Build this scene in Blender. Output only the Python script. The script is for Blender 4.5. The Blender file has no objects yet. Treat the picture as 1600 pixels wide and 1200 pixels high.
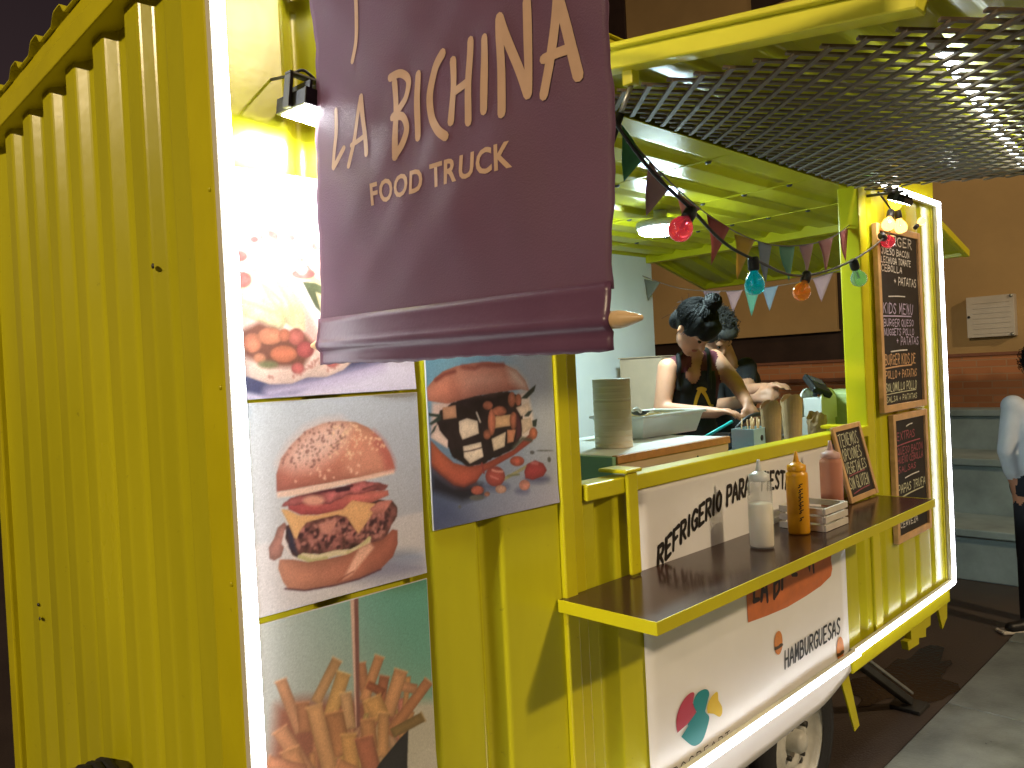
import bpy, bmesh, math, random
import numpy as np
from mathutils import Vector, Matrix, Quaternion
R = math.radians
random.seed(7)
rng = np.random.default_rng(11)
sc = bpy.context.scene
COL = sc.collection

# ------------------------------------------------------------------ camera
CAM = Vector((-0.59761, -1.3, 1.72))
YAW, PITCH, ROLL = .7758, .0142, -.0498
F = Vector((math.sin(YAW)*math.cos(PITCH), math.cos(YAW)*math.cos(PITCH), -math.sin(PITCH)))
RT = Vector((math.cos(YAW), -math.sin(YAW), 0)); UP = RT.cross(F)
CR = RT*math.cos(ROLL) + UP*math.sin(ROLL); CU = -RT*math.sin(ROLL) + UP*math.cos(ROLL)
cd = bpy.data.cameras.new('camera'); cam = bpy.data.objects.new('camera', cd); COL.objects.link(cam)
cam.matrix_world = Matrix(((CR.x, CU.x, -F.x, CAM.x), (CR.y, CU.y, -F.y, CAM.y), (CR.z, CU.z, -F.z, CAM.z), (0, 0, 0, 1)))
cd.sensor_width = 36; cd.lens = 1222.3/1600*36; cd.clip_start = .02; cd.clip_end = 400
cd.dof.use_dof = False
sc.camera = cam

# ------------------------------------------------------------------ world, sun, exposure
SUN_FROM = Vector((.30, -.70, .64)).normalized()
w = bpy.data.worlds.new('World'); sc.world = w; w.use_nodes = True
nt = w.node_tree; nt.nodes.clear()
wo = nt.nodes.new('ShaderNodeOutputWorld'); bg = nt.nodes.new('ShaderNodeBackground')
sky = nt.nodes.new('ShaderNodeTexSky'); sky.sky_type = 'NISHITA'; sky.sun_disc = False
sky.sun_elevation = math.asin(SUN_FROM.z); sky.sun_rotation = math.atan2(SUN_FROM.x, SUN_FROM.y)
mul = nt.nodes.new('ShaderNodeMix'); mul.data_type = 'RGBA'; mul.blend_type = 'MULTIPLY'; mul.inputs[0].default_value = 1
mul.inputs[7].default_value = (1.0, .40, .27, 1)          # sodium glow over a town at night
nt.links.new(sky.outputs[0], mul.inputs[6]); nt.links.new(mul.outputs[2], bg.inputs[0])
bg.inputs[1].default_value = .016
nt.links.new(bg.outputs[0], wo.inputs[0])
sd = bpy.data.lights.new('sun', 'SUN'); sun = bpy.data.objects.new('sun', sd); COL.objects.link(sun)
sd.energy = .22; sd.angle = R(1.2); sd.color = (1, .78, .52)
sun.location = (4, -8, 8); sun.rotation_euler = SUN_FROM.to_track_quat('Z', 'Y').to_euler()
vs = sc.view_settings; vs.view_transform = 'Standard'; vs.look = 'None'; vs.exposure = 0; vs.gamma = 1; vs.use_curve_mapping = False
sc.render.engine = 'CYCLES'; sc.cycles.use_denoising = True
sc.cycles.max_bounces = 8; sc.cycles.sample_clamp_indirect = 6

# ------------------------------------------------------------------ materials
MATS = {}
def s2l(c):
    return tuple((v/12.92 if v <= .04045 else ((v+.055)/1.055)**2.4) for v in c)
def mat(name, col, rough=.5, metal=0., var=.10, vscale=9., bump=.0, bscale=60., spec=.5, emit=None, estr=0., trans=0., ior=1.45, alpha=1., coat=0., streak=0., sss=0., dirt=0.):
    if name in MATS: return MATS[name]
    m = bpy.data.materials.new(name); m.use_nodes = True
    n = m.node_tree.nodes; l = m.node_tree.links
    b = n['Principled BSDF']
    b.inputs['Roughness'].default_value = rough; b.inputs['Metallic'].default_value = metal
    b.inputs['Specular IOR Level'].default_value = spec; b.inputs['IOR'].default_value = ior
    b.inputs['Transmission Weight'].default_value = trans; b.inputs['Alpha'].default_value = alpha
    b.inputs['Coat Weight'].default_value = coat; b.inputs['Coat Roughness'].default_value = .12
    if sss: b.inputs['Subsurface Weight'].default_value = sss; b.inputs['Subsurface Radius'].default_value = (.01, .004, .002)
    tc = n.new('ShaderNodeTexCoord')
    src = tc.outputs['Object']
    if var > 0:
        no = n.new('ShaderNodeTexNoise'); no.inputs['Scale'].default_value = vscale; no.inputs['Detail'].default_value = 6; no.inputs['Roughness'].default_value = .6
        if streak:
            mp = n.new('ShaderNodeMapping'); mp.inputs['Scale'].default_value = (1, 1, streak); l.new(src, mp.inputs[0]); l.new(mp.outputs[0], no.inputs['Vector'])
        else: l.new(src, no.inputs['Vector'])
        mr = n.new('ShaderNodeMapRange'); mr.inputs[1].default_value = .3; mr.inputs[2].default_value = .7; mr.inputs[3].default_value = 1-var; mr.inputs[4].default_value = 1+var*.6
        l.new(no.outputs['Fac'], mr.inputs[0])
        mx = n.new('ShaderNodeMix'); mx.data_type = 'RGBA'; mx.blend_type = 'MULTIPLY'; mx.inputs[0].default_value = 1
        mx.inputs[6].default_value = (*col, 1); l.new(mr.outputs[0], mx.inputs[7])
        out = mx.outputs[2]
        if dirt:
            n2 = n.new('ShaderNodeTexNoise'); n2.inputs['Scale'].default_value = 38; n2.inputs['Detail'].default_value = 9; n2.inputs['Roughness'].default_value = .75
            l.new(src, n2.inputs['Vector'])
            m2 = n.new('ShaderNodeMapRange'); m2.inputs[1].default_value = .63; m2.inputs[2].default_value = .72; m2.inputs[3].default_value = 0; m2.inputs[4].default_value = dirt
            l.new(n2.outputs['Fac'], m2.inputs[0])
            mx2 = n.new('ShaderNodeMix'); mx2.data_type = 'RGBA'; mx2.inputs[7].default_value = (.05, .035, .015, 1)
            l.new(m2.outputs[0], mx2.inputs[0]); l.new(out, mx2.inputs[6]); out = mx2.outputs[2]
        l.new(out, b.inputs['Base Color'])
        m3 = n.new('ShaderNodeMapRange'); m3.inputs[3].default_value = max(.02, rough*.75); m3.inputs[4].default_value = min(1, rough*1.25)
        l.new(no.outputs['Fac'], m3.inputs[0]); l.new(m3.outputs[0], b.inputs['Roughness'])
    else: b.inputs['Base Color'].default_value = (*col, 1)
    if bump > 0:
        nb = n.new('ShaderNodeTexNoise'); nb.inputs['Scale'].default_value = bscale; nb.inputs['Detail'].default_value = 4; l.new(src, nb.inputs['Vector'])
        bp = n.new('ShaderNodeBump'); bp.inputs['Strength'].default_value = bump; bp.inputs['Distance'].default_value = .004
        l.new(nb.outputs['Fac'], bp.inputs['Height']); l.new(bp.outputs[0], b.inputs['Normal'])
    if emit is not None:
        b.inputs['Emission Color'].default_value = (*emit, 1); b.inputs['Emission Strength'].default_value = estr
    MATS[name] = m; return m
def mat_vcol(name, rough=.28, coat=.0):
    m = bpy.data.materials.new(name); m.use_nodes = True; n = m.node_tree.nodes; l = m.node_tree.links; b = n['Principled BSDF']
    a = n.new('ShaderNodeVertexColor'); a.layer_name = 'print'; l.new(a.outputs[0], b.inputs['Base Color']); b.inputs['Roughness'].default_value = rough
    nb = n.new('ShaderNodeTexNoise'); nb.inputs['Scale'].default_value = 7; tc = n.new('ShaderNodeTexCoord'); l.new(tc.outputs['Object'], nb.inputs['Vector'])
    bp = n.new('ShaderNodeBump'); bp.inputs['Strength'].default_value = .25; bp.inputs['Distance'].default_value = .01; l.new(nb.outputs['Fac'], bp.inputs['Height']); l.new(bp.outputs[0], b.inputs['Normal'])
    return m
YEL = (.51, .485, .014)
M = dict(
 yellow=mat('yellow_paint', YEL, .25, spec=.4, var=.17, vscale=2.2, bump=.25, bscale=9, streak=.25, dirt=.45),
 yellow2=mat('yellow_frame_paint', (.56, .51, .008), .34, spec=.4, var=.08, vscale=5, bump=.08, bscale=40, dirt=.4),
 yellow2_lit=mat('yellow_frame_paint_lit', (.74, .72, .05), .34, spec=.4, var=.08, vscale=5, bump=.08, bscale=40),  # frame yellow made paler: white lamplight on the hatch beams put into the colour
 led=mat('light_strip_diffuser', (.9, .9, .9), .4, var=0, emit=(.93, .96, 1.0), estr=15),
 flood=mat('flood_lens', (.9, .9, .9), .3, var=0, emit=(.95, .98, 1.0), estr=270),
 flood2=mat('small_flood_lens', (.9, .9, .9), .3, var=0, emit=(1, .93, .8), estr=60),
 ceil_led=mat('ceiling_lamp_diffuser', (.9, .9, .9), .3, var=0, emit=(.70, .96, .98), estr=300),
 tube=mat('tube_lamp_glass', (.9, .9, .9), .3, var=0, emit=(.85, .97, 1), estr=11),
 street=mat('street_lamp_lens', (.9, .85, .7), .3, var=0, emit=(1, .74, .42), estr=30),
 black=mat('black_plastic', (.012, .012, .013), .45, var=.2, bump=.1, bscale=150),
 rubber=mat('rubber', (.018, .018, .019), .75, var=.25, vscale=20, bump=.25, bscale=120),
 rimpaint=mat('wheel_paint', (.62, .62, .56), .4, var=.2, vscale=14, bump=.08),
 channel=mat('strip_channel', (.60, .58, .45), .5, var=.05),
 steel=mat('galvanised_steel', (.42, .43, .40), .42, metal=.8, var=.2, vscale=14, bump=.08),
 darksteel=mat('dark_steel', (.07, .07, .065), .5, metal=.6, var=.3, vscale=12, bump=.15),
 whitewall=mat('white_panel', (.78, .80, .80), .4, var=.05, vscale=4, bump=.04, dirt=.10),
 vinyl=mat('white_vinyl', (.78, .77, .77), .38, var=.05, vscale=3, bump=.12, bscale=6),
 purple=mat('purple_cloth', (.120, .052, .104), .62, var=.09, vscale=14, bump=.22, bscale=420),
 cream=mat('cream_print', (.52, .34, .23), .6, var=.08, vscale=30),
 rod=mat('turned_wood_rod', (.60, .42, .22), .4, var=.12, vscale=30, coat=.3),
 ink=mat('black_ink', (.012, .010, .010), .5, var=.0),
 orange=mat('orange_brushstroke', (.58, .16, .045), .5, var=.18, vscale=18),
 dkbrown=mat('brown_ink', (.045, .018, .012), .5, var=.1),
 wood=mat('light_wood', (.60, .37, .17), .5, var=.22, vscale=18, bump=.12, bscale=80),
 ply=mat('edge_wood', (.42, .19, .07), .5, var=.25, vscale=25, bump=.15),
 slat=mat('dark_trellis_wood', (.115, .082, .046), .65, var=.3, vscale=22, bump=.2, bscale=90),
 shelf=mat('dark_shelf_laminate', (.038, .017, .012), .17, var=.3, vscale=16, bump=.04, bscale=30, spec=.6),
 board=mat('chalkboard_slate', (.022, .019, .020), .6, var=.35, vscale=9),
 chalk=mat('white_chalk', (.72, .71, .68), .9, var=.25, vscale=160),
 chalk_l=mat('lilac_chalk', (.48, .42, .62), .9, var=.25, vscale=160),
 chalk_o=mat('orange_chalk', (.62, .38, .20), .9, var=.25, vscale=160),
 chalk_g=mat('pale_green_chalk', (.55, .56, .38), .9, var=.25, vscale=160),
 chalk_r=mat('pink_chalk', (.35, .10, .13), .9, var=.3, vscale=160),
 plaster=mat('tan_plaster', (.38, .25, .105), .9, var=.16, vscale=1.3, bump=.25, bscale=30),
 stone=mat('grey_stone', (.29, .37, .38), .8, var=.3, vscale=3, bump=.35, bscale=18),
 darkglass=mat('dark_shutter', (.035, .018, .012), .5, var=.3, vscale=4, bump=.1),
 kraft=mat('kraft_paper', (.42, .27, .14), .8, var=.15, vscale=20, bump=.3, bscale=40),
 beige=mat('beige_board', (.55, .40, .28), .7, var=.1, vscale=6),
 whiteplastic=mat('white_plastic', (.72, .72, .70), .35, var=.04, sss=.05),
 green=mat('pale_green_plastic', (.40, .48, .20), .45, var=.12, vscale=14),
 red=mat('red_plastic', (.50, .03, .03), .4, var=.1),
 blue=mat('pale_blue_plastic', (.30, .44, .50), .4, var=.08),
 teal=mat('teal_plastic', (.02, .40, .40), .35, var=.05),
 skin=mat('skin', (.47, .225, .135), .5, var=.10, vscale=16, sss=.12),
 hair=mat('black_hair', (.007, .006, .006), .68, var=.5, vscale=70, spec=.2, bump=.5, bscale=90),
 hair2=mat('greying_hair', (.040, .036, .033), .65, spec=.3, var=.6, vscale=40, bump=.6, bscale=90),
 top=mat('burgundy_cotton', (.10, .018, .03), .85, var=.12, bump=.3, bscale=200),
 apron=mat('black_apron_cloth', (.008, .008, .009), .8, var=.2, bump=.3, bscale=160),
 denim=mat('dark_trousers', (.012, .014, .022), .85, var=.2, bump=.3, bscale=200),
 shirt=mat('pale_blue_shirt', (.58, .62, .68), .8, var=.08, bump=.3, bscale=100),
 gold=mat('yellow_print', (.65, .38, .02), .5, var=.1),
 eye=mat('eye_dark', (.02, .015, .012), .2, var=0), lips=mat('lips', (.38, .11, .10), .4, var=0),
)
# ------------------------------------------------------------------ object helpers
def obj(name, me, m=None, parent=None, smooth=False):
    o = bpy.data.objects.new(name, me); COL.objects.link(o)
    if m is not None and not me.materials: me.materials.append(m)
    if parent is not None: o.parent = parent
    if smooth and len(me.polygons): me.polygons.foreach_set('use_smooth', [True]*len(me.polygons))
    return o
def thing(name, label, cat, loc=(0, 0, 0), group=None):
    o = bpy.data.objects.new(name, None); COL.objects.link(o); o.empty_display_size = .05
    o['label'] = label; o['category'] = cat
    if group: o['group'] = group
    return o
def tag(o, label, cat, group=None):
    o['label'] = label; o['category'] = cat
    if group: o['group'] = group
    return o
def struct(o, label=None):
    o['kind'] = 'structure'
    if label: o['label'] = label
    return o
def pymesh(name, v, f, m=None, parent=None, smooth=False):
    me = bpy.data.meshes.new(name); me.from_pydata([tuple(p) for p in v], [], f); me.update()
    return obj(name, me, m, parent, smooth)
def bmobj(name, bm, m=None, parent=None, smooth=False):
    bmesh.ops.recalc_face_normals(bm, faces=bm.faces)
    me = bpy.data.meshes.new(name); bm.to_mesh(me); bm.free()
    return obj(name, me, m, parent, smooth)
def add_box(bm, a, b, bev=0., seg=2):
    g = bmesh.ops.create_cube(bm, size=1)['verts']
    for v in g:
        v.co = Vector([a[i] + (v.co[i]+.5)*(b[i]-a[i]) for i in range(3)])
    if bev:
        es = list({e for v in g for e in v.link_edges})
        bmesh.ops.bevel(bm, geom=es, offset=bev, segments=seg, affect='EDGES', profile=.5)
    return g
def box(name, a, b, m, parent=None, bev=.004):
    bm = bmesh.new(); add_box(bm, a, b, bev); return bmobj(name, bm, m, parent)
def obox(name, p0, p1, wid, hei, m, parent=None, bev=.002, up=(0, 0, 1)):
    """a bar from p0 to p1 with width (sideways) and height (along up)"""
    p0, p1 = Vector(p0), Vector(p1); d = p1-p0; L = d.length; d.normalize()
    s = d.cross(Vector(up)); s.normalize(); u = s.cross(d)
    bm = bmesh.new(); add_box(bm, (0, -wid/2, -hei/2), (L, wid/2, hei/2), bev, 1)
    bm.transform(Matrix(((d.x, s.x, u.x, p0.x), (d.y, s.y, u.y, p0.y), (d.z, s.z, u.z, p0.z), (0, 0, 0, 1))))
    return bmobj(name, bm, m, parent)
def smoothpath(pts, n=6):
    P = [Vector(p) for p in pts]
    if len(P) < 3: return P
    out = []
    for i in range(len(P)-1):
        a = P[max(i-1, 0)]; b = P[i]; c = P[i+1]; d = P[min(i+2, len(P)-1)]
        for k in range(n):
            t = k/n; t2 = t*t; t3 = t2*t
            out.append(.5*((2*b)+(c-a)*t+(2*a-5*b+4*c-d)*t2+(3*b-a-3*c+d)*t3))
    out.append(P[-1]); return out
def add_tube(bm, pts, rad, seg=8, cap=True):
    P = [Vector(p) for p in pts]; rings = []; n = len(P)
    rr = rad if hasattr(rad, '__len__') else [rad]*n
    prev = None
    for i in range(n):
        t = (P[min(i+1, n-1)]-P[max(i-1, 0)]).normalized()
        if prev is None:
            a = t.orthogonal().normalized()
        else:
            a = (prev-t*prev.dot(t)); a = a.normalized() if a.length > 1e-6 else t.orthogonal().normalized()
        prev = a; b = t.cross(a)
        rings.append([bm.verts.new(P[i]+(a*math.cos(2*math.pi*k/seg)+b*math.sin(2*math.pi*k/seg))*rr[i]) for k in range(seg)])
    for i in range(n-1):
        for k in range(seg):
            bm.faces.new((rings[i][k], rings[i][(k+1) % seg], rings[i+1][(k+1) % seg], rings[i+1][k]))
    if cap:
        bm.faces.new(rings[0][::-1]); bm.faces.new(rings[-1])
def tube(name, pts, rad, m, parent=None, seg=8, smooth=True):
    bm = bmesh.new(); add_tube(bm, pts, rad, seg); return bmobj(name, bm, m, parent, smooth)
def add_lathe(bm, prof, mat4=Matrix.Identity(4), seg=24):
    rings = []
    for r, z in prof:
        if r < 1e-6: rings.append([bm.verts.new(mat4 @ Vector((0, 0, z)))])
        else: rings.append([bm.verts.new(mat4 @ Vector((r*math.cos(2*math.pi*k/seg), r*math.sin(2*math.pi*k/seg), z))) for k in range(seg)])
    for i in range(len(rings)-1):
        a, b = rings[i], rings[i+1]
        for k in range(seg):
            k2 = (k+1) % seg
            if len(a) == 1 and len(b) == 1: continue
            if len(a) == 1: bm.faces.new((a[0], b[k], b[k2]))
            elif len(b) == 1: bm.faces.new((a[k], a[k2], b[0]))
            else: bm.faces.new((a[k], a[k2], b[k2], b[k]))
def lathe(name, prof, m, parent=None, loc=(0, 0, 0), axis=(0, 0, 1), seg=24, smooth=True):
    bm = bmesh.new(); q = Vector((0, 0, 1)).rotation_difference(Vector(axis).normalized()).to_matrix().to_4x4()
    add_lathe(bm, prof, Matrix.Translation(loc) @ q, seg); return bmobj(name, bm, m, parent, smooth)
def corrugated(name, prof, fn, v0, v1, m, parent, nv=2, thick=.003):
    """prof: list of (u, depth); fn(u, depth, v) -> world point. A thin folded sheet."""
    V = []; Fc = []; n = len(prof)
    for side in (0, thick):
        for j in range(nv):
            v = v0+(v1-v0)*j/(nv-1)
            for u, d in prof: V.append(fn(u, d+side, v))
    for s in (0, 1):
        o = s*n*nv
        for j in range(nv-1):
            for i in range(n-1):
                q = (o+j*n+i, o+j*n+i+1, o+(j+1)*n+i+1, o+(j+1)*n+i); Fc.append(q if s == 0 else q[::-1])
    o = n*nv
    for i in range(n-1):
        Fc.append((i+1, i, o+i, o+i+1)); k = (nv-1)*n; Fc.append((k+i, k+i+1, o+k+i+1, o+k+i))
    for j in range(nv-1):
        Fc.append((j*n, (j+1)*n, o+(j+1)*n, o+j*n)); k = n-1; Fc.append(((j+1)*n+k, j*n+k, o+j*n+k, o+(j+1)*n+k))
    bm = bmesh.new(); vv = [bm.verts.new(p) for p in V]
    for f in Fc: bm.faces.new([vv[i] for i in f])
    return bmobj(name, bm, m, parent)
def rounded(prof, k=.35, steps=3, rad=.006):
    """round the corners of a folded profile so that edges catch the light"""
    out = [prof[0]]
    for i in range(1, len(prof)-1):
        a, b, c = Vector(prof[i-1]), Vector(prof[i]), Vector(prof[i+1])
        l1 = min(rad, (b-a).length*k); l2 = min(rad, (c-b).length*k)
        p, q = b+(a-b).normalized()*l1, b+(c-b).normalized()*l2
        for s in range(steps+1):
            t = s/steps; out.append(tuple(p*(1-t)**2+b*2*t*(1-t)+q*t*t))
    out.append(prof[-1]); return out

# flat strokes (painted / chalked / printed lettering) -------------------------------------------
def frame3(o, r, u):
    o, r, u = Vector(o), Vector(r), Vector(u); n = r.cross(u).normalized()
    return lambda a, b, h=0.: o+r*a+u*b+n*h
def add_stroke(bm, pts2, wid, fr, h, taper=None, n=5):
    """flat ribbon with round caps along 2-D points in a plane frame"""
    P = [Vector((p[0], p[1], 0)) for p in pts2]; P = smoothpath(P, n) if len(P) > 2 else P
    L = []; Rr = []; N = len(P)
    for i in range(N):
        t = (P[min(i+1, N-1)]-P[max(i-1, 0)]); t = t.normalized() if t.length > 1e-9 else Vector((1, 0, 0))
        s = Vector((-t.y, t.x, 0)); ww = wid/2*(1 if taper is None else taper(i/(N-1)))
        L.append(P[i]+s*ww); Rr.append(P[i]-s*ww)
    t0 = (P[1]-P[0]).normalized(); t1 = (P[-1]-P[-2]).normalized()
    def cap(c, t, ww):
        s = Vector((-t.y, t.x, 0)); return [c+(s*math.cos(a)+t*math.sin(a))*ww for a in (math.pi*.25, math.pi*.5, math.pi*.75)]
    w0 = wid/2*(1 if taper is None else taper(0)); w1 = wid/2*(1 if taper is None else taper(1))
    loop = [bm.verts.new(fr(p.x, p.y, h)) for p in Rr]; lop2 = [bm.verts.new(fr(p.x, p.y, h)) for p in L]
    for i in range(N-1): bm.faces.new((loop[i], loop[i+1], lop2[i+1], lop2[i]))
    e = [bm.verts.new(fr(p.x, p.y, h)) for p in cap(P[-1], t1, w1)]
    bm.faces.new([loop[-1]]+e[::-1]+[lop2[-1]])
    e = [bm.verts.new(fr(p.x, p.y, h)) for p in cap(P[0], -t0, w0)]
    bm.faces.new([lop2[0]]+e[::-1]+[loop[0]])
SF = {'A': [[(0, 0), (.5, 1), (1, 0)], [(.2, .38), (.82, .38)]], 'B': [[(.08, 0), (.08, 1)], [(.08, 1), (.7, .95), (.75, .6), (.08, .53)], [(.08, .53), (.85, .48), (.9, .08), (.08, 0)]],
 'C': [[(.95, .85), (.55, 1), (.1, .7), (.1, .3), (.5, 0), (.95, .12)]], 'D': [[(.08, 0), (.08, 1)], [(.08, 1), (.75, .9), (.95, .5), (.75, .1), (.08, 0)]],
 'E': [[(.9, 1), (.1, 1)], [(.1, 1), (.1, 0)], [(.1, 0), (.95, 0)], [(.1, .52), (.75, .52)]], 'F': [[(.95, 1), (.1, 1)], [(.1, 1), (.1, 0)], [(.1, .52), (.75, .52)]],
 'G': [[(.95, .85), (.55, 1), (.1, .7), (.1, .3), (.5, 0), (.92, .1)], [(.92, .1), (.92, .45)], [(.92, .45), (.58, .45)]], 'H': [[(.1, 0), (.1, 1)], [(.9, 0), (.9, 1)], [(.1, .5), (.9, .5)]],
 'I': [[(.5, 0), (.5, 1)]], 'J': [[(.7, 1), (.7, .25), (.4, 0), (.1, .2)]], 'K': [[(.1, 0), (.1, 1)], [(.9, 1), (.1, .45)], [(.35, .6), (.95, 0)]], 'L': [[(.1, 1), (.1, 0)], [(.1, 0), (.9, 0)]],
 'M': [[(.05, 0), (.15, 1)], [(.15, 1), (.5, .3)], [(.5, .3), (.85, 1)], [(.85, 1), (.97, 0)]], 'N': [[(.1, 0), (.1, 1)], [(.1, 1), (.9, 0)], [(.9, 0), (.9, 1)]],
 'O': [[(.5, 1), (.1, .75), (.08, .3), (.5, 0), (.92, .3), (.9, .75), (.5, 1)]], 'P': [[(.1, 0), (.1, 1)], [(.1, 1), (.85, .95), (.85, .52), (.1, .45)]],
 'Q': [[(.5, 1), (.1, .75), (.08, .3), (.5, 0), (.92, .3), (.9, .75), (.5, 1)], [(.6, .3), (.98, -.05)]], 'R': [[(.1, 0), (.1, 1)], [(.1, 1), (.85, .93), (.82, .55), (.1, .47)], [(.4, .47), (.95, 0)]],
 'S': [[(.9, .88), (.5, 1), (.12, .78), (.5, .52), (.9, .27), (.5, 0), (.08, .12)]], 'T': [[(0, 1), (1, 1)], [(.5, 1), (.5, 0)]], 'U': [[(.1, 1), (.12, .3), (.5, 0), (.88, .3), (.9, 1)]],
 'V': [[(.05, 1), (.5, 0)], [(.5, 0), (.95, 1)]], 'Z': [[(.1, 1), (.9, 1)], [(.9, 1), (.1, 0)], [(.1, 0), (.95, 0)]], '+': [[(.15, .5), (.85, .5)], [(.5, .2), (.5, .8)]], '-': [[(.15, .5), (.85, .5)]], 'X': [[(.1, 0), (.9, 1)], [(.1, 1), (.9, 0)]], 'Y': [[(.05, 1), (.5, .5)], [(.95, 1), (.5, .5)], [(.5, .5), (.5, 0)]]}
def add_text(bm, txt, fr, x, y, h, wid, ht, gap=.25, jit=0., shear=0., base=.0, slope=0., height=None):
    """draw a line of stroke letters; wid = letter width, ht = cap height, h = stroke width"""
    k = 0
    for ch in txt:
        if ch == ' ': x += wid*.75; continue
        for st in SF.get(ch, SF['I']):
            pts = []
            for a, b in st:
                px = x+a*wid*(.35 if ch == 'I' else 1)+b*ht*shear+random.uniform(-jit, jit)*wid
                py = y+b*ht+random.uniform(-jit, jit)*ht+slope*(px)
                pts.append((px, py))
            k += 1
            add_stroke(bm, pts, h, fr, base+.00006*(k % 9), n=3)
        x += wid*((.35 if ch == 'I' else 1)+gap)
    return x
def font_mesh(name, body, size, m, parent, fr, bold=0., spacing=1., sx=1.):
    cu = bpy.data.curves.new(name, 'FONT'); cu.body = body; cu.size = size; cu.offset = bold; cu.space_character = spacing; cu.resolution_u = 3
    t = bpy.data.objects.new(name, cu); COL.objects.link(t); bpy.context.view_layer.update()
    me = bpy.data.meshes.new_from_object(t.evaluated_get(bpy.context.evaluated_depsgraph_get()))
    bpy.data.objects.remove(t); bpy.data.curves.remove(cu); me.name = name
    for v in me.vertices: v.co = fr(v.co.x*sx, v.co.y, .0002)
    me.materials.clear()
    return obj(name, me, m, parent)
def poly2(name, pts, fr, h, m, parent, thick=.0004):
    bm = bmesh.new(); vs = [bm.verts.new(fr(a, b, h)) for a, b in pts]; f = bm.faces.new(vs)
    bmesh.ops.triangulate(bm, faces=[f]); return bmobj_keep(name, bm, m, parent)
def bmobj_keep(name, bm, m, parent):
    me = bpy.data.meshes.new(name); bm.to_mesh(me); bm.free(); return obj(name, me, m, parent)
def copy_tree(o, parent=None):
    c = o.copy(); COL.objects.link(c); c.parent = parent
    for ch in list(o.children): copy_tree(ch, c)
    return c
# ================================================================== the setting
bm = bmesh.new(); add_box(bm, (-60, -60, -.3), (60, 60, 0)); 
ground = struct(bmobj('ground', bm, mat('asphalt', (.070, .054, .046), .45, var=.35, vscale=1.6, bump=.6, bscale=90)))
pave = struct(box('pavement', (-14, -14, .0005), (16, -.02, .004), mat('mortar', (.03, .028, .026), .9, var=.2), None, 0))
slabm = mat('concrete_slab', (.20, .235, .235), .30, var=.45, vscale=3.5, bump=.5, bscale=70, dirt=.5)
bm = bmesh.new(); add_box(bm, (0, 0, .004), (1.092, .742, .016), .004, 1)
me_slab = bpy.data.meshes.new('paving_slab'); bm.to_mesh(me_slab); bm.free(); me_slab.materials.append(slabm)
for i in range(9):
    for j in range(6):
        o = bpy.data.objects.new('paving_slab', me_slab); COL.objects.link(o); o.parent = pave
        o.location = (-.9+i*1.1+(j % 2)*.5, -.77-j*.75, random.uniform(-.002, .0015))
# wet patch beside the jack
pts = []
for k in range(40):
    a = 2*math.pi*k/40; r = .30*(1+.25*math.sin(3*a+1)+.16*math.sin(7*a)+.08*math.sin(13*a+2))
    pts.append((3.72+r*1.5*math.cos(a), .22+r*.62*math.sin(a), .003))
struct(pymesh('puddle', pts, [tuple(range(40))], mat('dirty_water', (.02, .016, .012), .07, var=.3, vscale=14, bump=.5, bscale=45)))

# terrace of stone seats and the tan building behind it
steps = thing('stone_steps', 'grey stone seating steps in front of the tan building', 'steps')
for x0, x1, z0, z1 in ((5.87, 6.5, 0, .39), (6.5, 7.2, 0, .84), (7.2, 7.5, 0, 1.19)):
    y = -7.0; k = 0
    while y < 9:
        L = 1.62+.25*((k*37) % 5)/5
        box('stone_block', (x0, y+.004, z0 if z0 else .0), (x1-.003, y+L-.004, z1-.06), M['stone'], steps, .008)
        box('tread_slab', (x0-.03, y+.003, z1-.058), (x1-.004, y+L-.003, z1), M['stone'], steps, .008)
        y += L; k += 1
bld = thing('building', 'tan plastered building with a brick band behind the truck', 'building')
box('wall', (7.52, -9, 0), (8.6, 1.95, 9.5), M['plaster'], bld, 0)
box('wall', (7.52, 5.6, 0), (8.6, 12, 9.5), M['plaster'], bld, 0)
box('wall', (7.521, 1.95, 3.25), (8.6, 5.6, 9.5), M['plaster'], bld, 0)
box('wall', (7.521, 1.95, 0), (8.6, 5.6, 1.5), M['plaster'], bld, 0)
# brick band material
bk = bpy.data.materials.new('brown_brick'); bk.use_nodes = True; n = bk.node_tree.nodes; l = bk.node_tree.links
bt = n.new('ShaderNodeTexBrick'); bt.inputs['Color1'].default_value = (.34, .13, .05, 1); bt.inputs['Color2'].default_value = (.42, .17, .07, 1); bt.inputs['Mortar'].default_value = (.34, .19, .10, 1)
bt.inputs['Scale'].default_value = 1; bt.inputs['Brick Width'].default_value = .24; bt.inputs['Row Height'].default_value = .065; bt.inputs['Mortar Size'].default_value = .006
tc = n.new('ShaderNodeTexCoord'); mp = n.new('ShaderNodeMapping'); mp.inputs['Rotation'].default_value = (R(90), 0, R(90))
sx = n.new('ShaderNodeSeparateXYZ'); cb = n.new('ShaderNodeCombineXYZ'); l.new(tc.outputs['Object'], sx.inputs[0]); l.new(sx.outputs[1], cb.inputs[0]); l.new(sx.outputs[2], cb.inputs[1]); l.new(cb.outputs[0], bt.inputs['Vector'])
l.new(bt.outputs['Color'], n['Principled BSDF'].inputs['Base Color']); n['Principled BSDF'].inputs['Roughness'].default_value = .85
bp = n.new('ShaderNodeBump'); bp.inputs['Strength'].default_value = .6; bp.inputs['Distance'].default_value = .01; l.new(bt.outputs['Fac'], bp.inputs['Height']); bp.invert = True; l.new(bp.outputs[0], n['Principled BSDF'].inputs['Normal'])
box('brick_band', (7.49, -9, 1.0), (7.519, 12, 1.66), bk, bld, 0)
box('brick_coping', (7.47, -9, 1.661), (7.52, 12, 1.69), mat('coping', (.20, .08, .045), .8, var=.2), bld, .004)
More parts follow.
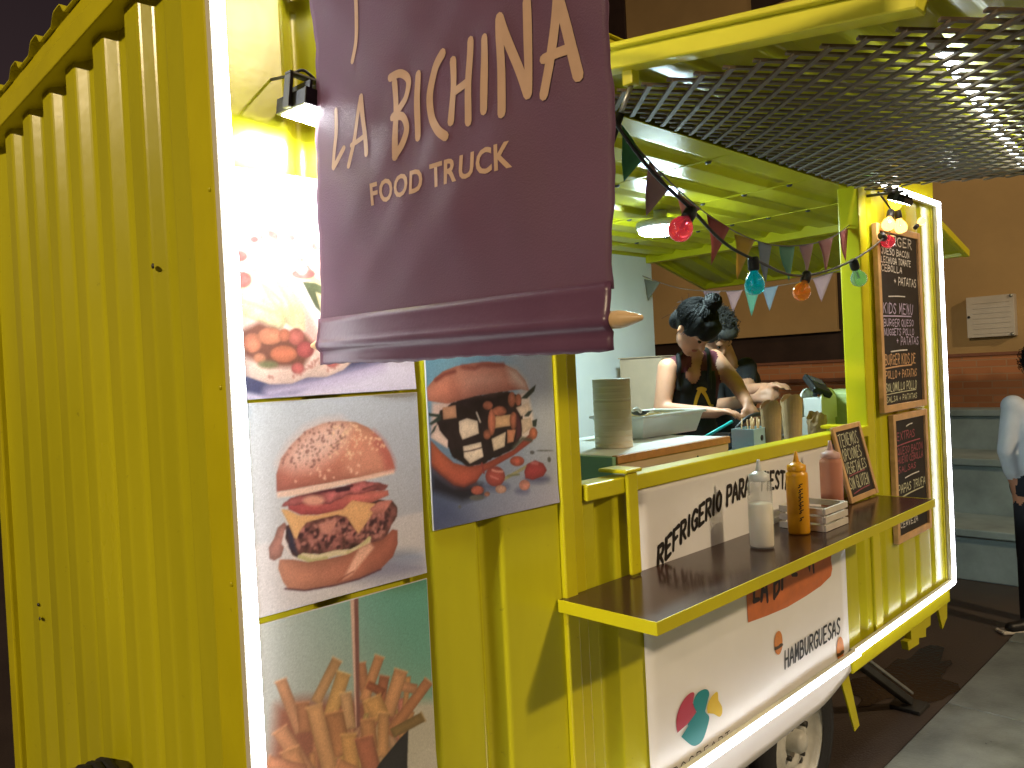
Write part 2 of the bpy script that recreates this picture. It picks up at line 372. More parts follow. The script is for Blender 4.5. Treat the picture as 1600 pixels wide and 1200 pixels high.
wn = box('window', (7.62, 1.952, 1.502), (7.70, 5.598, 3.248), M['darkglass'], bld, .004)
sh = box('shutter', (7.545, 2.13, 2.0), (7.60, 5.59, 3.245), M['plaster'], wn, .004)
box('shutter_rail', (7.53, 2.12, 1.985), (7.605, 5.592, 2.005), M['plaster'], wn, .003)
box('window_sill', (7.46, 1.95, 1.46), (7.62, 5.6, 1.50), mat('sill_wood', (.16, .07, .04), .7, var=.2), bld, .004)
for yw in (2.15, 4.6, -1.2):
    f = box('window', (7.49, yw, 5.55), (7.519, yw+.75, 7.0), M['darkglass'], bld, .004)
    box('window_bar', (7.478, yw+.355, 5.56), (7.489, yw+.395, 6.99), mat('window_frame', (.06, .035, .025), .6), f, .002)
nb = thing('notice_box', 'pale metal meter box fixed to the tan wall', 'box')
box('cabinet', (7.43, .51, 1.83), (7.52, .89, 2.20), mat('grey_box_paint', (.46, .42, .36), .5, var=.08), nb, .004)
for k in range(7): box('rib', (7.425, .54, 1.86+k*.046), (7.4305, .83, 1.868+k*.046), MATS['grey_box_paint'], nb, 0)
for z in (1.845, 2.185): lathe('hinge', [(0, .0), (.014, .0), (.014, .012), (0, .012)], M['steel'], nb, (7.428, .53, z), (-1, 0, 0), 10)
lathe('lock', [(0, 0), (.012, 0), (.012, .01), (0, .01)], M['black'], nb, (7.43, .87, 2.02), (-1, 0, 0), 10)

# two street lamps outside the frame: their warm light, shadows and reflections are what the photograph shows
def street_lamp(label, head, dx, dy, power, tilt):
    SL = Vector(head); lamp = thing('street_lamp', label, 'street lamp', group='street lamps round the square')
    b = SL+Vector((dx, dy, 0)); H = SL.z
    lathe('post', [(0, 0), (.11, 0), (.11, .25), (.06, .3), (.045, H-.15), (0, H-.15)], M['darksteel'], lamp, (b.x, b.y, 0), seg=16)
    tube('arm', smoothpath([(b.x, b.y, H-.2), b.lerp(SL, .1)+Vector((0, 0, .15)), b.lerp(SL, .5)+Vector((0, 0, .2)), SL+Vector((0, 0, .12))]), .03, M['darksteel'], lamp)
    lathe('head', [(0, .16), (.07, .14), (.17, .05), (.20, 0), (.19, -.005), (.185, .0)], M['darksteel'], lamp, SL, seg=20)
    lathe('lens', [(0, -.045), (.10, -.03), (.17, -.001), (.0, .0)], M['street'], lamp, SL, seg=20)
    ld = bpy.data.lights.new('street_lamp_light', 'SPOT'); ld.energy = power; ld.color = (1, .77, .48); ld.spot_size = R(160); ld.spot_blend = .5; ld.shadow_soft_size = .20
    lo = bpy.data.objects.new('street_lamp_light', ld); COL.objects.link(lo); lo.location = SL+Vector((0, 0, -.10)); lo.parent = lamp; lo.rotation_euler = tilt
street_lamp('street lamp with a warm lit head left of the truck', (-9.0, -.9, 6.6), -1.1, 0, 3700, (0, R(-25), 0))
street_lamp('street lamp with a warm lit head in front of the truck', (3.3, -6.4, 5.7), .4, -1.1, 1520, (R(25), 0, 0))

# ================================================================== the food truck
W, DEP, ZB, ZT = 3.671, 1.74, .50, 2.60
TR = thing('food_truck', 'bright yellow food truck of ribbed sheet metal outlined with white light strips', 'food truck')
def groove_prof(u0, u1, c0, per=.2045, half=.040, bot=.007, depth=.032):
    pr = [(u0, 0)]; c = c0
    while c-half < u0+.01: c += per
    while c+half < u1-.01:
        pr += [(c-half, 0), (c-bot, depth), (c+bot, depth), (c+half, 0)]; c += per
    pr.append((u1, 0)); return rounded(pr)
ffac = lambda u, d, v: (u, d, v)
corrugated('facade_sheet', groove_prof(.012, .815, -.03+.0), ffac, ZB, 2.5, M['yellow'], TR)
corrugated('facade_sheet', groove_prof(.906, 2.72, .99), ffac, ZB, 1.395, M['yellow'], TR)
corrugated('facade_sheet', groove_prof(2.803, 3.64, 2.86, half=.03, depth=.012), ffac, ZB, 2.5, M['yellow'], TR)
# end wall: container ribs
def rib_prof(u0, u1, ph):
    pr = [(u0, .0)]; c = ph
    while c < u1-.16:
        if c > u0: pr += [(c, 0), (c+.075, 0), (c+.105, .027), (c+.180, .027)] if len(pr) > 1 else [(c, 0), (c+.075, 0), (c+.105, .027), (c+.180, .027)]
        c += .2075
    pr += [(u1-.01, 0), (u1, 0)]; return rounded(pr, rad=.008)
corrugated('end_wall', rib_prof(.10, 1.70, .125), lambda u, d, v: (d, u, v), ZB, 2.515, M['yellow'], TR)
box('corner_post', (-.012, -.006, ZB-.02), (.028, .095, 2.60), M['yellow2'], TR, .006)
box('corner_post', (-.012, 1.66, ZB-.02), (.028, 1.745, 2.60), M['yellow2'], TR, .006)
box('corner_post', (3.645, -.006, ZB-.02), (3.685, .085, 2.60), M['yellow2'], TR, .006)
box('corner_post', (3.645, 1.714, ZB-.02), (3.685, 1.745, 2.60), M['yellow2'], TR, .006)
box('end_rail', (-.030, .09, 2.513), (.03, 1.70, 2.563), M['yellow2'], TR, .004)
box('end_rail', (-.020, .09, 2.567), (.03, 1.70, 2.606), M['yellow2'], TR, .004)
box('top_rail', (.028, -.014, 2.475), (3.645, .045, 2.60), M['yellow2'], TR, .005)
box('top_rail', (.028, 1.70, 2.475), (3.645, 1.745, 2.60), M['yellow2'], TR, .005)
rp = []; y = -.02
while y < 1.74:
    rp += [(y, .028), (y+.095, .028), (y+.12, 0), (y+.175, 0), (y+.20, .028)]; y += .2085
corrugated('roof_sheet', rounded(rp, rad=.01), lambda u, d, v: (v, u, 2.637-d), -.03, W+.03, M['yellow'], TR)
# window posts, sill, clip
box('window_post', (.816, -.014, ZB), (.860, .05, 2.475), M['yellow2'], TR, .004)
box('window_post', (.862, -.004, ZB), (.905, .06, 2.475), M['yellow2'], TR, .004)
box('window_post', (2.722, -.012, ZB), (2.800, .075, 2.475), M['yellow2'], TR, .005)
box('window_sill', (.906, -.018, 1.385), (2.722, .05, 1.428), M['yellow2'], TR, .004)
box('sill_clip', (1.060, -.030, 1.166), (1.104, -.019, 1.438), M['yellow2'], TR, .004)
box('sill_clip', (1.046, -.036, 1.4385), (1.118, .06, 1.449), M['yellow2'], TR, .004)
box('sill_clip', (2.43, -.02, 1.4385), (2.50, .06, 1.452), M['yellow2'], TR, .004)
box('skirt_rail', (.03, -.016, ZB-.05), (1.122, .03, ZB+.05), M['yellow2'], TR, .005); box('skirt_rail', (2.456, -.016, ZB-.03), (3.65, .03, ZB+.05), M['yellow2'], TR, .005); box('skirt_rail', (1.1225, .004, ZB-.05), (2.4555, .03, ZB+.05), M['yellow2'], TR, .005)
box('floor', (.03, .04, .48), (3.64, 1.70, .55), mat('floor_vinyl', (.10, .10, .10), .6, var=.2), TR, 0)
# interior lining
box('back_wall_lining', (.045, 1.69, .55), (3.66, 1.7125, 2.43), M['whitewall'], TR, 0)
box('end_wall_lining', (.045, .07, .55), (.06, 1.69, 2.43), M['whitewall'], TR, 0)
cp = []; y = .03
while y < 1.66:
    cp += [(y, 0), (y+.10, 0), (y+.125, -.022), (y+.175, -.022), (y+.2, 0)]; y += .2085
corrugated('ceiling_sheet', rounded(cp), lambda u, d, v: (v, u, 2.425-d), .06, 3.64, M['yellow'], TR)
for x in (1.21, 1.82, 2.43, 3.03):
    pu = box('ceiling_purlin', (x-.006, .06, 2.4205), (x+.006, 1.69, 2.4245), M['yellow'], TR, .001)
    for k in range(8): lathe('bolt', [(0, .010), (.010, .008), (.013, 0)], M['darksteel'], pu, (x+.016, .15+k*.2, 2.4235), (0, 0, -1), 8)
box('lintel', (3.60, .086, 2.385), (3.66, 1.689, 2.475), M['yellow2'], TR, .004)
box('end_panel', (3.625, .086, .50), (3.665, 1.689, 1.40), M['beige'], TR, .004)
box('end_sill', (3.58, .086, 1.401), (3.72, 1.689, 1.425), M['ply'], TR, .004)
# serving shelf
shf = box('serving_shelf', (.797, -.290, 1.146), (2.600, -.002, 1.1615), M['shelf'], TR, .001)
box('shelf_edge', (.793, -.2945, 1.132), (2.603, -.2905, 1.1625), M['yellow2'], shf, .001)
box('shelf_edge', (.7925, -.2940, 1.132), (.7965, -.004, 1.1625), M['yellow2'], shf, .001)
box('shelf_edge', (2.6005, -.2940, 1.132), (2.6035, -.004, 1.1625), M['yellow2'], shf, .001)
box('shelf_board', (.798, -.2895, 1.131), (2.599, -.003, 1.1455), M['yellow2'], shf, 0)
# light strips
def strip(a, b):
    """flexible light strip: an opaque channel on the wall with a rounded diffuser on its front"""
    a, b = Vector(a), Vector(b); d = (b-a).normalized(); sd_ = d.cross(Vector((0, 1, 0))).normalized(); c_ = a.lerp(b, .5)
    ch = obox('light_strip', a+Vector((0, .004, 0)), b+Vector((0, .004, 0)), .020, .026, M['channel'], TR, .002, up=sd_)
    bm = bmesh.new(); rg = []
    for p in (a, b): rg.append([bm.verts.new(p+sd_*.0122*math.cos(t)+Vector((0, -.0065-.0125*math.sin(t), 0))) for t in [math.pi*k/10 for k in range(11)]])
    for k in range(10): bm.faces.new((rg[0][k], rg[0][k+1], rg[1][k+1], rg[1][k]))
    for r_ in rg: bm.faces.new(r_)
    bm.faces.new((rg[0][0], rg[1][0], rg[1][10], rg[0][10]))
    bmobj('diffuser', bm, M['led'], ch, True); return ch
strip((0, -.022, .565), (0, -.022, 2.452)); strip((.012, -.022, 2.452), (.80, -.022, 2.452)); strip((2.80, -.024, 2.452), (3.671, -.024, 2.452))
strip((3.671, -.022, 2.452), (3.671, -.022, .565)); strip((.012, -.022, .565), (1.14, -.030, .565)); strip((1.14, -.034, .565), (2.44, -.040, .565)); strip((2.44, -.030, .565), (3.66, -.022, .565))
# open hatch over the window
hz = lambda y: 2.485+.150*y
HX0, HX1, HY = .93, 2.76, -1.0
hp = []; y = -.02
while y > HY:
    hp += [(y, 0), (y-.09, 0), (y-.11, -.02), (y-.15, -.02), (y-.17, 0)]; y -= .18
hat = corrugated('hatch', rounded(hp), lambda u, d, v: (v, u, hz(u)-.01-d), HX0+.03, HX1-.02, M['yellow'], TR)
obox('hatch_beam', (HX0, -.01, hz(0)-.012), (HX0, -.835, hz(-.835)-.012), .05, .042, M['yellow2_lit'], hat, .003)
obox('hatch_beam', (HX0-.012, -.01, hz(0)+.016), (HX0-.012, -.835, hz(-.835)+.016), .06, .012, M['yellow2_lit'], hat, .002)
obox('hatch_beam', (HX1, -.01, hz(0)+.012), (HX1, HY, hz(HY)+.012), .04, .046, M['yellow2_lit'], hat, .003)
obox('hatch_beam', (HX0+.03, HY, hz(HY)), (HX1, HY, hz(HY)), .04, .046, M['yellow2_lit'], hat, .003)
box('strut_bracket', (.935, -.195, 2.392), (.965, -.165, 2.44), M['yellow2'], hat, .003)
tb = tube('tube_lamp', [(1.12, -.80, hz(-.80)-.035), (2.62, -.62, hz(-.62)-.035)], .013, M['tube'], hat, 10)
for t in (0, 1): lathe('end_cap', [(0, -.02), (.016, -.02), (.016, .02), (0, .02)], M['whiteplastic'], tb, ((1.115, -.80, hz(-.80)-.035), (2.625, -.62, hz(-.62)-.035))[t], (1, .12, .02), 12)
gs = tube('gas_strut', [(.952, -.180, 2.395), (.946, -.148, 2.335)], .006, M['steel'], TR, 10)
tube('strut_cylinder', [(.946, -.148, 2.335), (.912, -.03, 2.06)], .0105, M['black'], gs, 10)
# far end hatch
ez = lambda x: 2.43-.26*(x-3.68)
ep = []; y = .05
while y < 1.62:
    ep += [(y, 0), (y+.10, 0), (y+.125, -.02), (y+.175, -.02), (y+.2, 0)]; y += .205
eh = corrugated('end_hatch', rounded(ep), lambda u, d, v: (v, u, ez(v)-d), 3.69, 4.30, M['yellow'], TR)
obox('hatch_beam', (3.69, .03, ez(3.69)), (4.33, .03, ez(4.33)), .03, .04, M['yellow2'], eh); obox('hatch_beam', (3.69, 1.70, ez(3.69)), (4.33, 1.70, ez(4.33)), .03, .04, M['yellow2'], eh)
obox('hatch_beam', (4.315, .045, ez(4.31)), (4.315, 1.685, ez(4.31)), .03, .04, M['yellow2'], eh)
# wheels
def wheel(x, y, z, parent):
    ty = lathe('wheel', [(.19, -.085), (.235, -.095), (.285, -.085), (.300, -.055), (.302, 0), (.300, .055), (.285, .085), (.235, .095), (.19, .085)], M['rubber'], parent, (x, y, z), (0, 1, 0), 40)
    rm = lathe('rim', [(.20, -.075), (.205, -.085), (.190, -.080), (.180, -.055), (.165, -.030), (.130, -.030), (.105, -.055), (.075, -.062), (.060, -.045), (.05, -.040), (.0, -.040)], M['rimpaint'], ty, (x, y, z), (0, 1, 0), 40)
    lathe('hub_cap', [(.042, -.04), (.042, -.085), (.03, -.10), (0, -.103)], M['rimpaint'], ty, (x, y, z), (0, 1, 0), 20)
    for k in range(14):
        a = 2*math.pi*k/14; c = Vector((x+.148*math.cos(a), y-.034, z+.148*math.sin(a)))
        lathe('vent_hole', [(0, -.004), (.013, -.004), (.013, .004), (0, .004)], M['black'], rm, c, (0, 1, 0), 10)
    for k in range(4):
        a = 2*math.pi*k/4+.6; c = Vector((x+.075*math.cos(a), y-.06, z+.075*math.sin(a)))
        lathe('wheel_nut', [(0, -.016), (.009, -.016), (.010, .006), (0, .006)], M['darksteel'], rm, c, (0, 1, 0), 6)
    return ty
wheel(2.13, .135, .302, TR); wheel(1.47, .135, .302, TR)
box('axle_beam', (1.2, .35, .33), (3.3, .42, .46), M['darksteel'], TR, .004); box('axle_beam', (.1, .9, .38), (3.6, .97, .47), M['darksteel'], TR, .004)
jk = obox('jack_leg', (2.72, .16, .47), (3.36, .10, .035), .05, .035, M['darksteel'], TR, .004)
obox('jack_rod', (2.72, .13, .50), (3.34, .075, .085), .014, .014, M['steel'], jk); box('jack_foot', (3.30, .03, .0), (3.44, .17, .02), M['darksteel'], jk, .004)
def plate(name, pts, y, th, m, parent):
    bm = bmesh.new(); a = [bm.verts.new((p[0], y, p[2])) for p in pts]; f = bm.faces.new(a)
    r = bmesh.ops.extrude_face_region(bm, geom=[f]); bmesh.ops.translate(bm, vec=(0, th, 0), verts=[v for v in r['geom'] if isinstance(v, bmesh.types.BMVert)])
    return bmobj(name, bm, m, parent)
plate('step_bracket', [(3.196, 0.02, 0.496), (3.476, 0.02, 0.49), (3.464, 0.02, 0.393), (3.4, 0.02, 0.394), (3.395, 0.02, 0.355), (3.301, 0.02, 0.375), (3.297, 0.02, 0.348), (3.163, 0.02, 0.356), (3.152, 0.02, 0.398), (3.201, 0.02, 0.396)], .02, .03, M['yellow2'], TR)
plate('step_bracket', [(3.56, 0.02, 0.485), (3.725, 0.02, 0.478), (3.711, 0.02, 0.367), (3.636, 0.02, 0.328)], .02, .012, M['yellow2'], TR)
plate('mud_strap', [(2.417, 0.02, 0.471), (2.496, 0.02, 0.459), (2.584, 0.02, 0.214), (2.538, 0.02, 0.205)], .02, .006, M['yellow2'], TR)
# rivets along the corner post and screws in the end wall
for k in range(6): lathe('rivet', [(0, .003), (.004, .002), (.005, 0)], M['yellow2'], TR, (-.0125, .012,   .70+k*.34), (-1, 0, 0), 8)
for yy, zz in ((.32, 1.97), (.118, .83), (1.37, 1.10), (1.36, 1.06)): lathe('screw', [(0, .004), (.005, .002), (.006, 0)], M['darksteel'], TR, (-.0002, yy, zz), (-1, 0, 0), 8)
# trellis under the hatch: two layers of crossed slats
lat = thing('trellis', 'dark wooden diamond trellis hung under the open hatch', 'trellis')
LX0, LX1, LY0, LY1 = .958, 2.73, -.02, -1.03
lz = lambda x, y: 2.408+.118*y
def clip(c, sgn):
    pts = []
    for x in (LX0, LX1):
        y = sgn*(x-c)
        if LY1 <= y <= LY0: pts.append((x, y))
    for y in (LY0, LY1):
        x = c+sgn*y
        if LX0 <= x <= LX1: pts.append((x, y))
    return (pts[0], pts[1]) if len(pts) >= 2 and (Vector(pts[0])-Vector(pts[1])).length > .03 else None
for sgn, dz in ((1, .0), (-1, .0058)):
    c = LX0-1.5
    while c < LX1+1.5:
        s = clip(c, sgn)
        if s:
            (xa, ya), (xb, yb) = s; j = random.uniform(-.004, .004)
            obox('slat', (xa, ya, lz(xa, ya)+dz+random.uniform(-.001, .001)), (xb+j, yb, lz(xb, yb)+dz), .0125, .0054, M['slat'], lat, 0)
        c += .072
# ================================================================== printed food posters
class Canvas:
    def __init__(s, w, h):
        s.w, s.h = w, h; s.a = np.zeros((h, w, 3)); s.v, s.u = np.mgrid[0:h, 0:w]; s.u = s.u/(w-1); s.v = s.v/(h-1)
        s.n = {}
    def noise(s, sc, oct=4, seed=0):
        k = (sc, oct, seed)
        if k in s.n: return s.n[k]
        g = np.random.default_rng(seed+17); out = np.zeros((s.h, s.w)); amp = 1; tot = 0; f = sc
        for _ in range(oct):
            n = int(f)+3; t = g.random((n, n)); x = s.u*f; y = s.v*f; xi = x.astype(int); yi = y.astype(int); fx = x-xi; fy = y-yi
            fx = fx*fx*(3-2*fx); fy = fy*fy*(3-2*fy)
            out += amp*((t[yi, xi]*(1-fx)+t[yi, xi+1]*fx)*(1-fy)+(t[yi+1, xi]*(1-fx)+t[yi+1, xi+1]*fx)*fy); tot += amp; amp *= .55; f *= 2.1
        s.n[k] = out/tot-.5; return s.n[k]
    def grad(s, c00, c10, c01, c11):
        c = [np.array(x)/255. for x in (c00, c10, c01, c11)]; u = s.u[..., None]; v = s.v[..., None]
        s.a = (c[0]*(1-u)+c[1]*u)*(1-v)+(c[2]*(1-u)+c[3]*u)*v
    def sdf(s, P):
        P = np.array(P, float); x, y = s.u, s.v; d = np.full(x.shape, 1e9); ins = np.zeros(x.shape, bool); n = len(P)
        for i in range(n):
            a = P[i]; b = P[(i+1) % n]; e = b-a; L = e@e+1e-12
            t = np.clip(((x-a[0])*e[0]+(y-a[1])*e[1])/L, 0, 1); d = np.minimum(d, (x-a[0]-t*e[0])**2+(y-a[1]-t*e[1])**2)
            c = (a[1] > y) != (b[1] > y); xx = (b[0]-a[0])*(y-a[1])/((b[1]-a[1]) if abs(b[1]-a[1]) > 1e-12 else 1e-12)+a[0]; ins ^= c & (x < xx)
        d = np.sqrt(d); return np.where(ins, d, -d)
    def fill(s, P, col, soft=.004, rim=0., rr=.03, tex=0., ts=18, seed=0, c2=None, ang=90, op=1., wob=.0):
        d = s.sdf(P)
        if wob: d = d+wob*s.noise(26, 3, seed+5)
        m = np.clip(d/soft+.5, 0, 1)[..., None]*op
        c = np.array(col)/255.*np.ones(s.a.shape)
        if c2 is not None:
            Pn = np.array(P); dr = np.array((math.cos(R(ang)), math.sin(R(ang)))); pr = Pn@dr; t = ((s.u*dr[0]+s.v*dr[1])-pr.min())/(pr.max()-pr.min()+1e-9); t = np.clip(t, 0, 1)[..., None]
            c = c*(1-t)+np.array(c2)/255.*t
        if rim: c = c*(1-rim*np.exp(-np.maximum(d, 0)/rr))[..., None]
        if tex: c = c*(1+tex*2*s.noise(ts, 4, seed)[..., None])
        s.a = s.a*(1-m)+np.clip(c, 0, 1)*m
    def dots(s, P, n, r, col, seed=0, asp=1.6, op=.9):
        g = np.random.default_rng(seed); P = np.array(P); lo, hi = P.min(0), P.max(0); k = 0; tries = 0
        while k < n and tries < n*12:
            tries += 1; c = lo+(hi-lo)*g.random(2)
            ins = False
            for i in range(len(P)):
                a = P[i]; b = P[(i+1) % len(P)]
                if (a[1] > c[1]) != (b[1] > c[1]) and c[0] < (b[0]-a[0])*(c[1]-a[1])/(b[1]-a[1])+a[0]: ins = not ins
            if not ins: continue
            k += 1; rr = r*g.uniform(.6, 1.2); th = g.uniform(0, 3.14); dx = s.u-c[0]; dy = s.v-c[1]
            p = (dx*math.cos(th)+dy*math.sin(th))/rr/asp; q = (-dx*math.sin(th)+dy*math.cos(th))/rr; m = np.clip(1.6-np.sqrt(p*p+q*q)*1.2, 0, 1)[..., None]*op
            s.a = s.a*(1-m)+np.array(col)/255.*m
    def line(s, pts, wd, col, soft=.004, op=1.):
        P = np.array(pts, float); d = np.full(s.u.shape, 1e9)
        for i in range(len(P)-1):
            a, b = P[i], P[i+1]; e = b-a; t = np.clip(((s.u-a[0])*e[0]+(s.v-a[1])*e[1])/(e@e+1e-12), 0, 1); d = np.minimum(d, np.hypot(s.u-a[0]-t*e[0], s.v-a[1]-t*e[1]))
        m = np.clip((wd/2-d)/soft+.5, 0, 1)[..., None]*op; s.a = s.a*(1-m)+np.array(col)/255.*m
def poster(name, label, x0, x1, z0, z1, cv, y=-.0045, curl=.0015):
    t = thing(name, label, 'poster', group='food posters on the truck wall')
    a = cv.a.copy(); p = np.pad(a, ((1, 1), (1, 1), (0, 0)), 'edge')
    a = (a*2+p[:-2, 1:-1]+p[2:, 1:-1]+p[1:-1, :-2]+p[1:-1, 2:])/6; a = .07+a*.90; a = a*.93+.07*a.mean(2, keepdims=True); a = np.clip(a*(1+.03*rng.standard_normal(a.shape[:2])[..., None]), 0, 1)
    lin = np.where(a <= .04045, a/12.92, ((a+.055)/1.055)**2.4)
    h, wd = cv.h, cv.w; U, Vv = np.meshgrid(np.linspace(0, 1, wd), np.linspace(0, 1, h))
    co = np.stack([x0+U*(x1-x0), y-.0006-curl*(np.sin(U*9+Vv*3)*.5+.5)-.004*np.maximum(0, Vv*0+(.12-Vv))*U*6, z0+Vv*(z1-z0)], -1).reshape(-1, 3)
    idx = np.arange(h*wd).reshape(h, wd); q = np.stack([idx[:-1, :-1], idx[:-1, 1:], idx[1:, 1:], idx[1:, :-1]], -1).reshape(-1, 4)
    me = bpy.data.meshes.new('print'); me.vertices.add(len(co)); me.vertices.foreach_set('co', co.ravel())
    me.loops.add(q.size); me.loops.foreach_set('vertex_index', q.ravel().astype(np.int32)); me.polygons.add(len(q))
    me.polygons.foreach_set('loop_start', np.arange(0, q.size, 4, dtype=np.int32)); me.polygons.foreach_set('use_smooth', np.ones(len(q), bool)); me.update(calc_edges=True)
    at = me.color_attributes.new('print', 'FLOAT_COLOR', 'POINT'); at.data.foreach_set('color', np.concatenate([lin.reshape(-1, 3), np.ones((h*wd, 1))], 1).astype(np.float32).ravel())
    obj('print', me, mat_vcol('poster_print_'+name), t)
    box('backing', (x0-.0012, y-.0002, z0-.0012), (x1+.0012, y+.0022, z1+.0012), mat('poster_board', (.75, .74, .72), .5, var=.03), t, 0)
    return t
# --- cheeseburger
c = Canvas(210, 210); c.grad((206, 200, 200), (168, 166, 178), (196, 202, 208), (170, 180, 196))
c.fill([(-0.013,0.341),(0.494,0.331),(1.062,0.341),(1.023,-0.273),(-0.032,0.003)], (214, 206, 206), soft=.02, c2=(196, 190, 194), ang=0)
c.fill([(1.004,0.026),(0.981,0.007),(0.918,-0.000),(0.826,0.005),(0.716,0.021),(0.605,0.046),(0.505,0.077),(0.426,0.109),(0.377,0.139),(0.360,0.164),(0.379,0.182),(0.431,0.190),(0.512,0.188),(0.613,0.175),(0.725,0.153),(0.833,0.123),(0.924,0.089),(0.984,0.055)], (112, 112, 136), soft=.09, op=.8)
c.fill([(0.995,0.089),(0.988,0.079),(0.968,0.072),(0.938,0.071),(0.903,0.074),(0.865,0.082),(0.831,0.093),(0.804,0.107),(0.786,0.120),(0.781,0.133),(0.788,0.143),(0.806,0.149),(0.835,0.151),(0.870,0.148),(0.907,0.140),(0.942,0.129),(0.971,0.116),(0.989,0.102)], (120, 132, 158), soft=.07, op=.8)
c.fill([(0.092,0.316),(0.094,0.264),(0.116,0.249),(0.153,0.261),(0.175,0.317),(0.200,0.383),(0.181,0.422),(0.143,0.402),(0.122,0.354)], (214, 142, 126), rim=.35, tex=.25)
c.fill([(0.157,0.321),(0.218,0.239),(0.313,0.201),(0.434,0.203),(0.650,0.226),(0.653,0.283),(0.320,0.326),(0.179,0.387)], (226, 210, 206))
c.fill([(0.194,0.402),(0.184,0.342),(0.201,0.273),(0.242,0.238),(0.315,0.241),(0.435,0.223),(0.540,0.224),(0.628,0.226),(0.735,0.234),(0.785,0.298),(0.827,0.345),(0.829,0.389),(0.794,0.433),(0.686,0.450),(0.531,0.417),(0.276,0.414)], (140, 80, 74), rim=.45, rr=.03, tex=.75, ts=22, seed=3, wob=.02)
c.dots([(0.207,0.382),(0.212,0.293),(0.415,0.235),(0.730,0.250),(0.797,0.394),(0.594,0.388)], 90, .010, (62, 34, 38), 4)
c.dots([(0.207,0.382),(0.212,0.293),(0.415,0.235),(0.730,0.250),(0.797,0.394),(0.594,0.388)], 60, .010, (186, 116, 104), 5)
c.fill([(0.189,0.394),(0.198,0.296),(0.242,0.242),(0.227,0.308),(0.221,0.379)], (46, 42, 62), soft=.02)
c.line([(0.266,0.242),(0.344,0.217),(0.445,0.220),(0.529,0.207),(0.583,0.220),(0.640,0.243)], .028, (222, 204, 160)); c.line([(0.518,0.210),(0.560,0.196),(0.606,0.230),(0.646,0.256)], .022, (206, 190, 132)); c.line([(0.247,0.242),(0.313,0.206),(0.393,0.203)], .02, (190, 180, 120))
c.fill([(0.144,0.250),(0.134,0.208),(0.156,0.138),(0.181,0.099),(0.266,0.075),(0.436,0.061),(0.574,0.064),(0.709,0.086),(0.786,0.132),(0.820,0.194),(0.824,0.267),(0.790,0.278),(0.729,0.235),(0.650,0.231),(0.583,0.216),(0.518,0.200),(0.413,0.198),(0.293,0.205),(0.218,0.234)], (230, 150, 118), c2=(188, 98, 78), ang=-10, rim=.25, rr=.05, tex=.10, ts=9)
c.fill([(0.583,0.216),(0.650,0.231),(0.671,0.203),(0.578,0.127),(0.532,0.090),(0.479,0.078),(0.536,0.154)], (240, 176, 148), soft=.02, tex=.15)
c.line([(0.163,0.105),(0.266,0.072),(0.436,0.058),(0.574,0.060),(0.708,0.082)], .008, (80, 40, 50)); c.line([(0.447,0.076),(0.490,0.090),(0.544,0.106)], .006, (140, 70, 56))
c.fill([(0.201,0.515),(0.205,0.479),(0.268,0.442),(0.356,0.428),(0.500,0.430),(0.663,0.439),(0.780,0.463),(0.777,0.490),(0.601,0.510),(0.432,0.507)], (212, 84, 86), c2=(228, 120, 104), ang=60, rim=.25, tex=.2, ts=10)
c.fill([(0.158,0.494),(0.212,0.535),(0.313,0.542),(0.475,0.542),(0.615,0.565),(0.692,0.545),(0.784,0.517),(0.757,0.499),(0.644,0.494),(0.504,0.496),(0.429,0.471),(0.330,0.495),(0.233,0.499)], (192, 96, 96), rim=.4, rr=.02, tex=.5, ts=14, seed=6, wob=.02)
c.line([(0.284,0.538),(0.373,0.538),(0.464,0.539),(0.560,0.544)], .014, (92, 40, 50)); c.line([(0.474,0.533),(0.538,0.533)], .022, (60, 30, 40)); c.line([(0.623,0.516),(0.690,0.526),(0.769,0.510)], .012, (120, 60, 60)); c.fill([(0.400,0.493),(0.396,0.485),(0.385,0.479),(0.369,0.476),(0.349,0.476),(0.329,0.479),(0.310,0.485),(0.295,0.493),(0.285,0.502),(0.282,0.511),(0.286,0.519),(0.297,0.525),(0.312,0.528),(0.332,0.529),(0.352,0.526),(0.371,0.520),(0.387,0.512),(0.397,0.503)], (226, 152, 128), soft=.02)
c.fill([(0.165,0.486),(0.200,0.410),(0.224,0.339),(0.238,0.327),(0.256,0.364),(0.295,0.400),(0.365,0.406),(0.467,0.409),(0.519,0.391),(0.557,0.329),(0.583,0.292),(0.637,0.343),(0.682,0.391),(0.698,0.429),(0.555,0.470),(0.500,0.432),(0.356,0.426),(0.259,0.442),(0.194,0.481)], (248, 186, 120), c2=(240, 172, 110), ang=0, rim=.10)
c.fill([(0.353,0.383),(0.456,0.393),(0.465,0.373),(0.420,0.316),(0.371,0.334)], (206, 130, 112), soft=.02)
c.fill([(0.655,0.407),(0.682,0.381),(0.740,0.372),(0.802,0.432),(0.753,0.440),(0.708,0.437)], (228, 132, 116), rim=.2, tex=.25)
c.fill([(0.148,0.571),(0.827,0.597),(0.822,0.574),(0.693,0.564),(0.497,0.553),(0.284,0.538),(0.151,0.544)], (240, 200, 178), soft=.01)
BUN = [(0.148,0.573),(0.151,0.653),(0.180,0.728),(0.241,0.792),(0.321,0.851),(0.413,0.879),(0.506,0.883),(0.601,0.869),(0.676,0.834),(0.751,0.769),(0.803,0.686),(0.830,0.600),(0.605,0.583),(0.436,0.578),(0.237,0.573)]
c.fill(BUN, (206, 112, 96), c2=(232, 150, 118), ang=70, rim=.22, rr=.04, tex=.10, ts=8)
c.fill([(0.179,0.702),(0.240,0.788),(0.321,0.848),(0.413,0.877),(0.506,0.880),(0.556,0.844),(0.520,0.764),(0.444,0.707),(0.340,0.665),(0.243,0.668)], (240, 196, 180), soft=.10, op=.9)
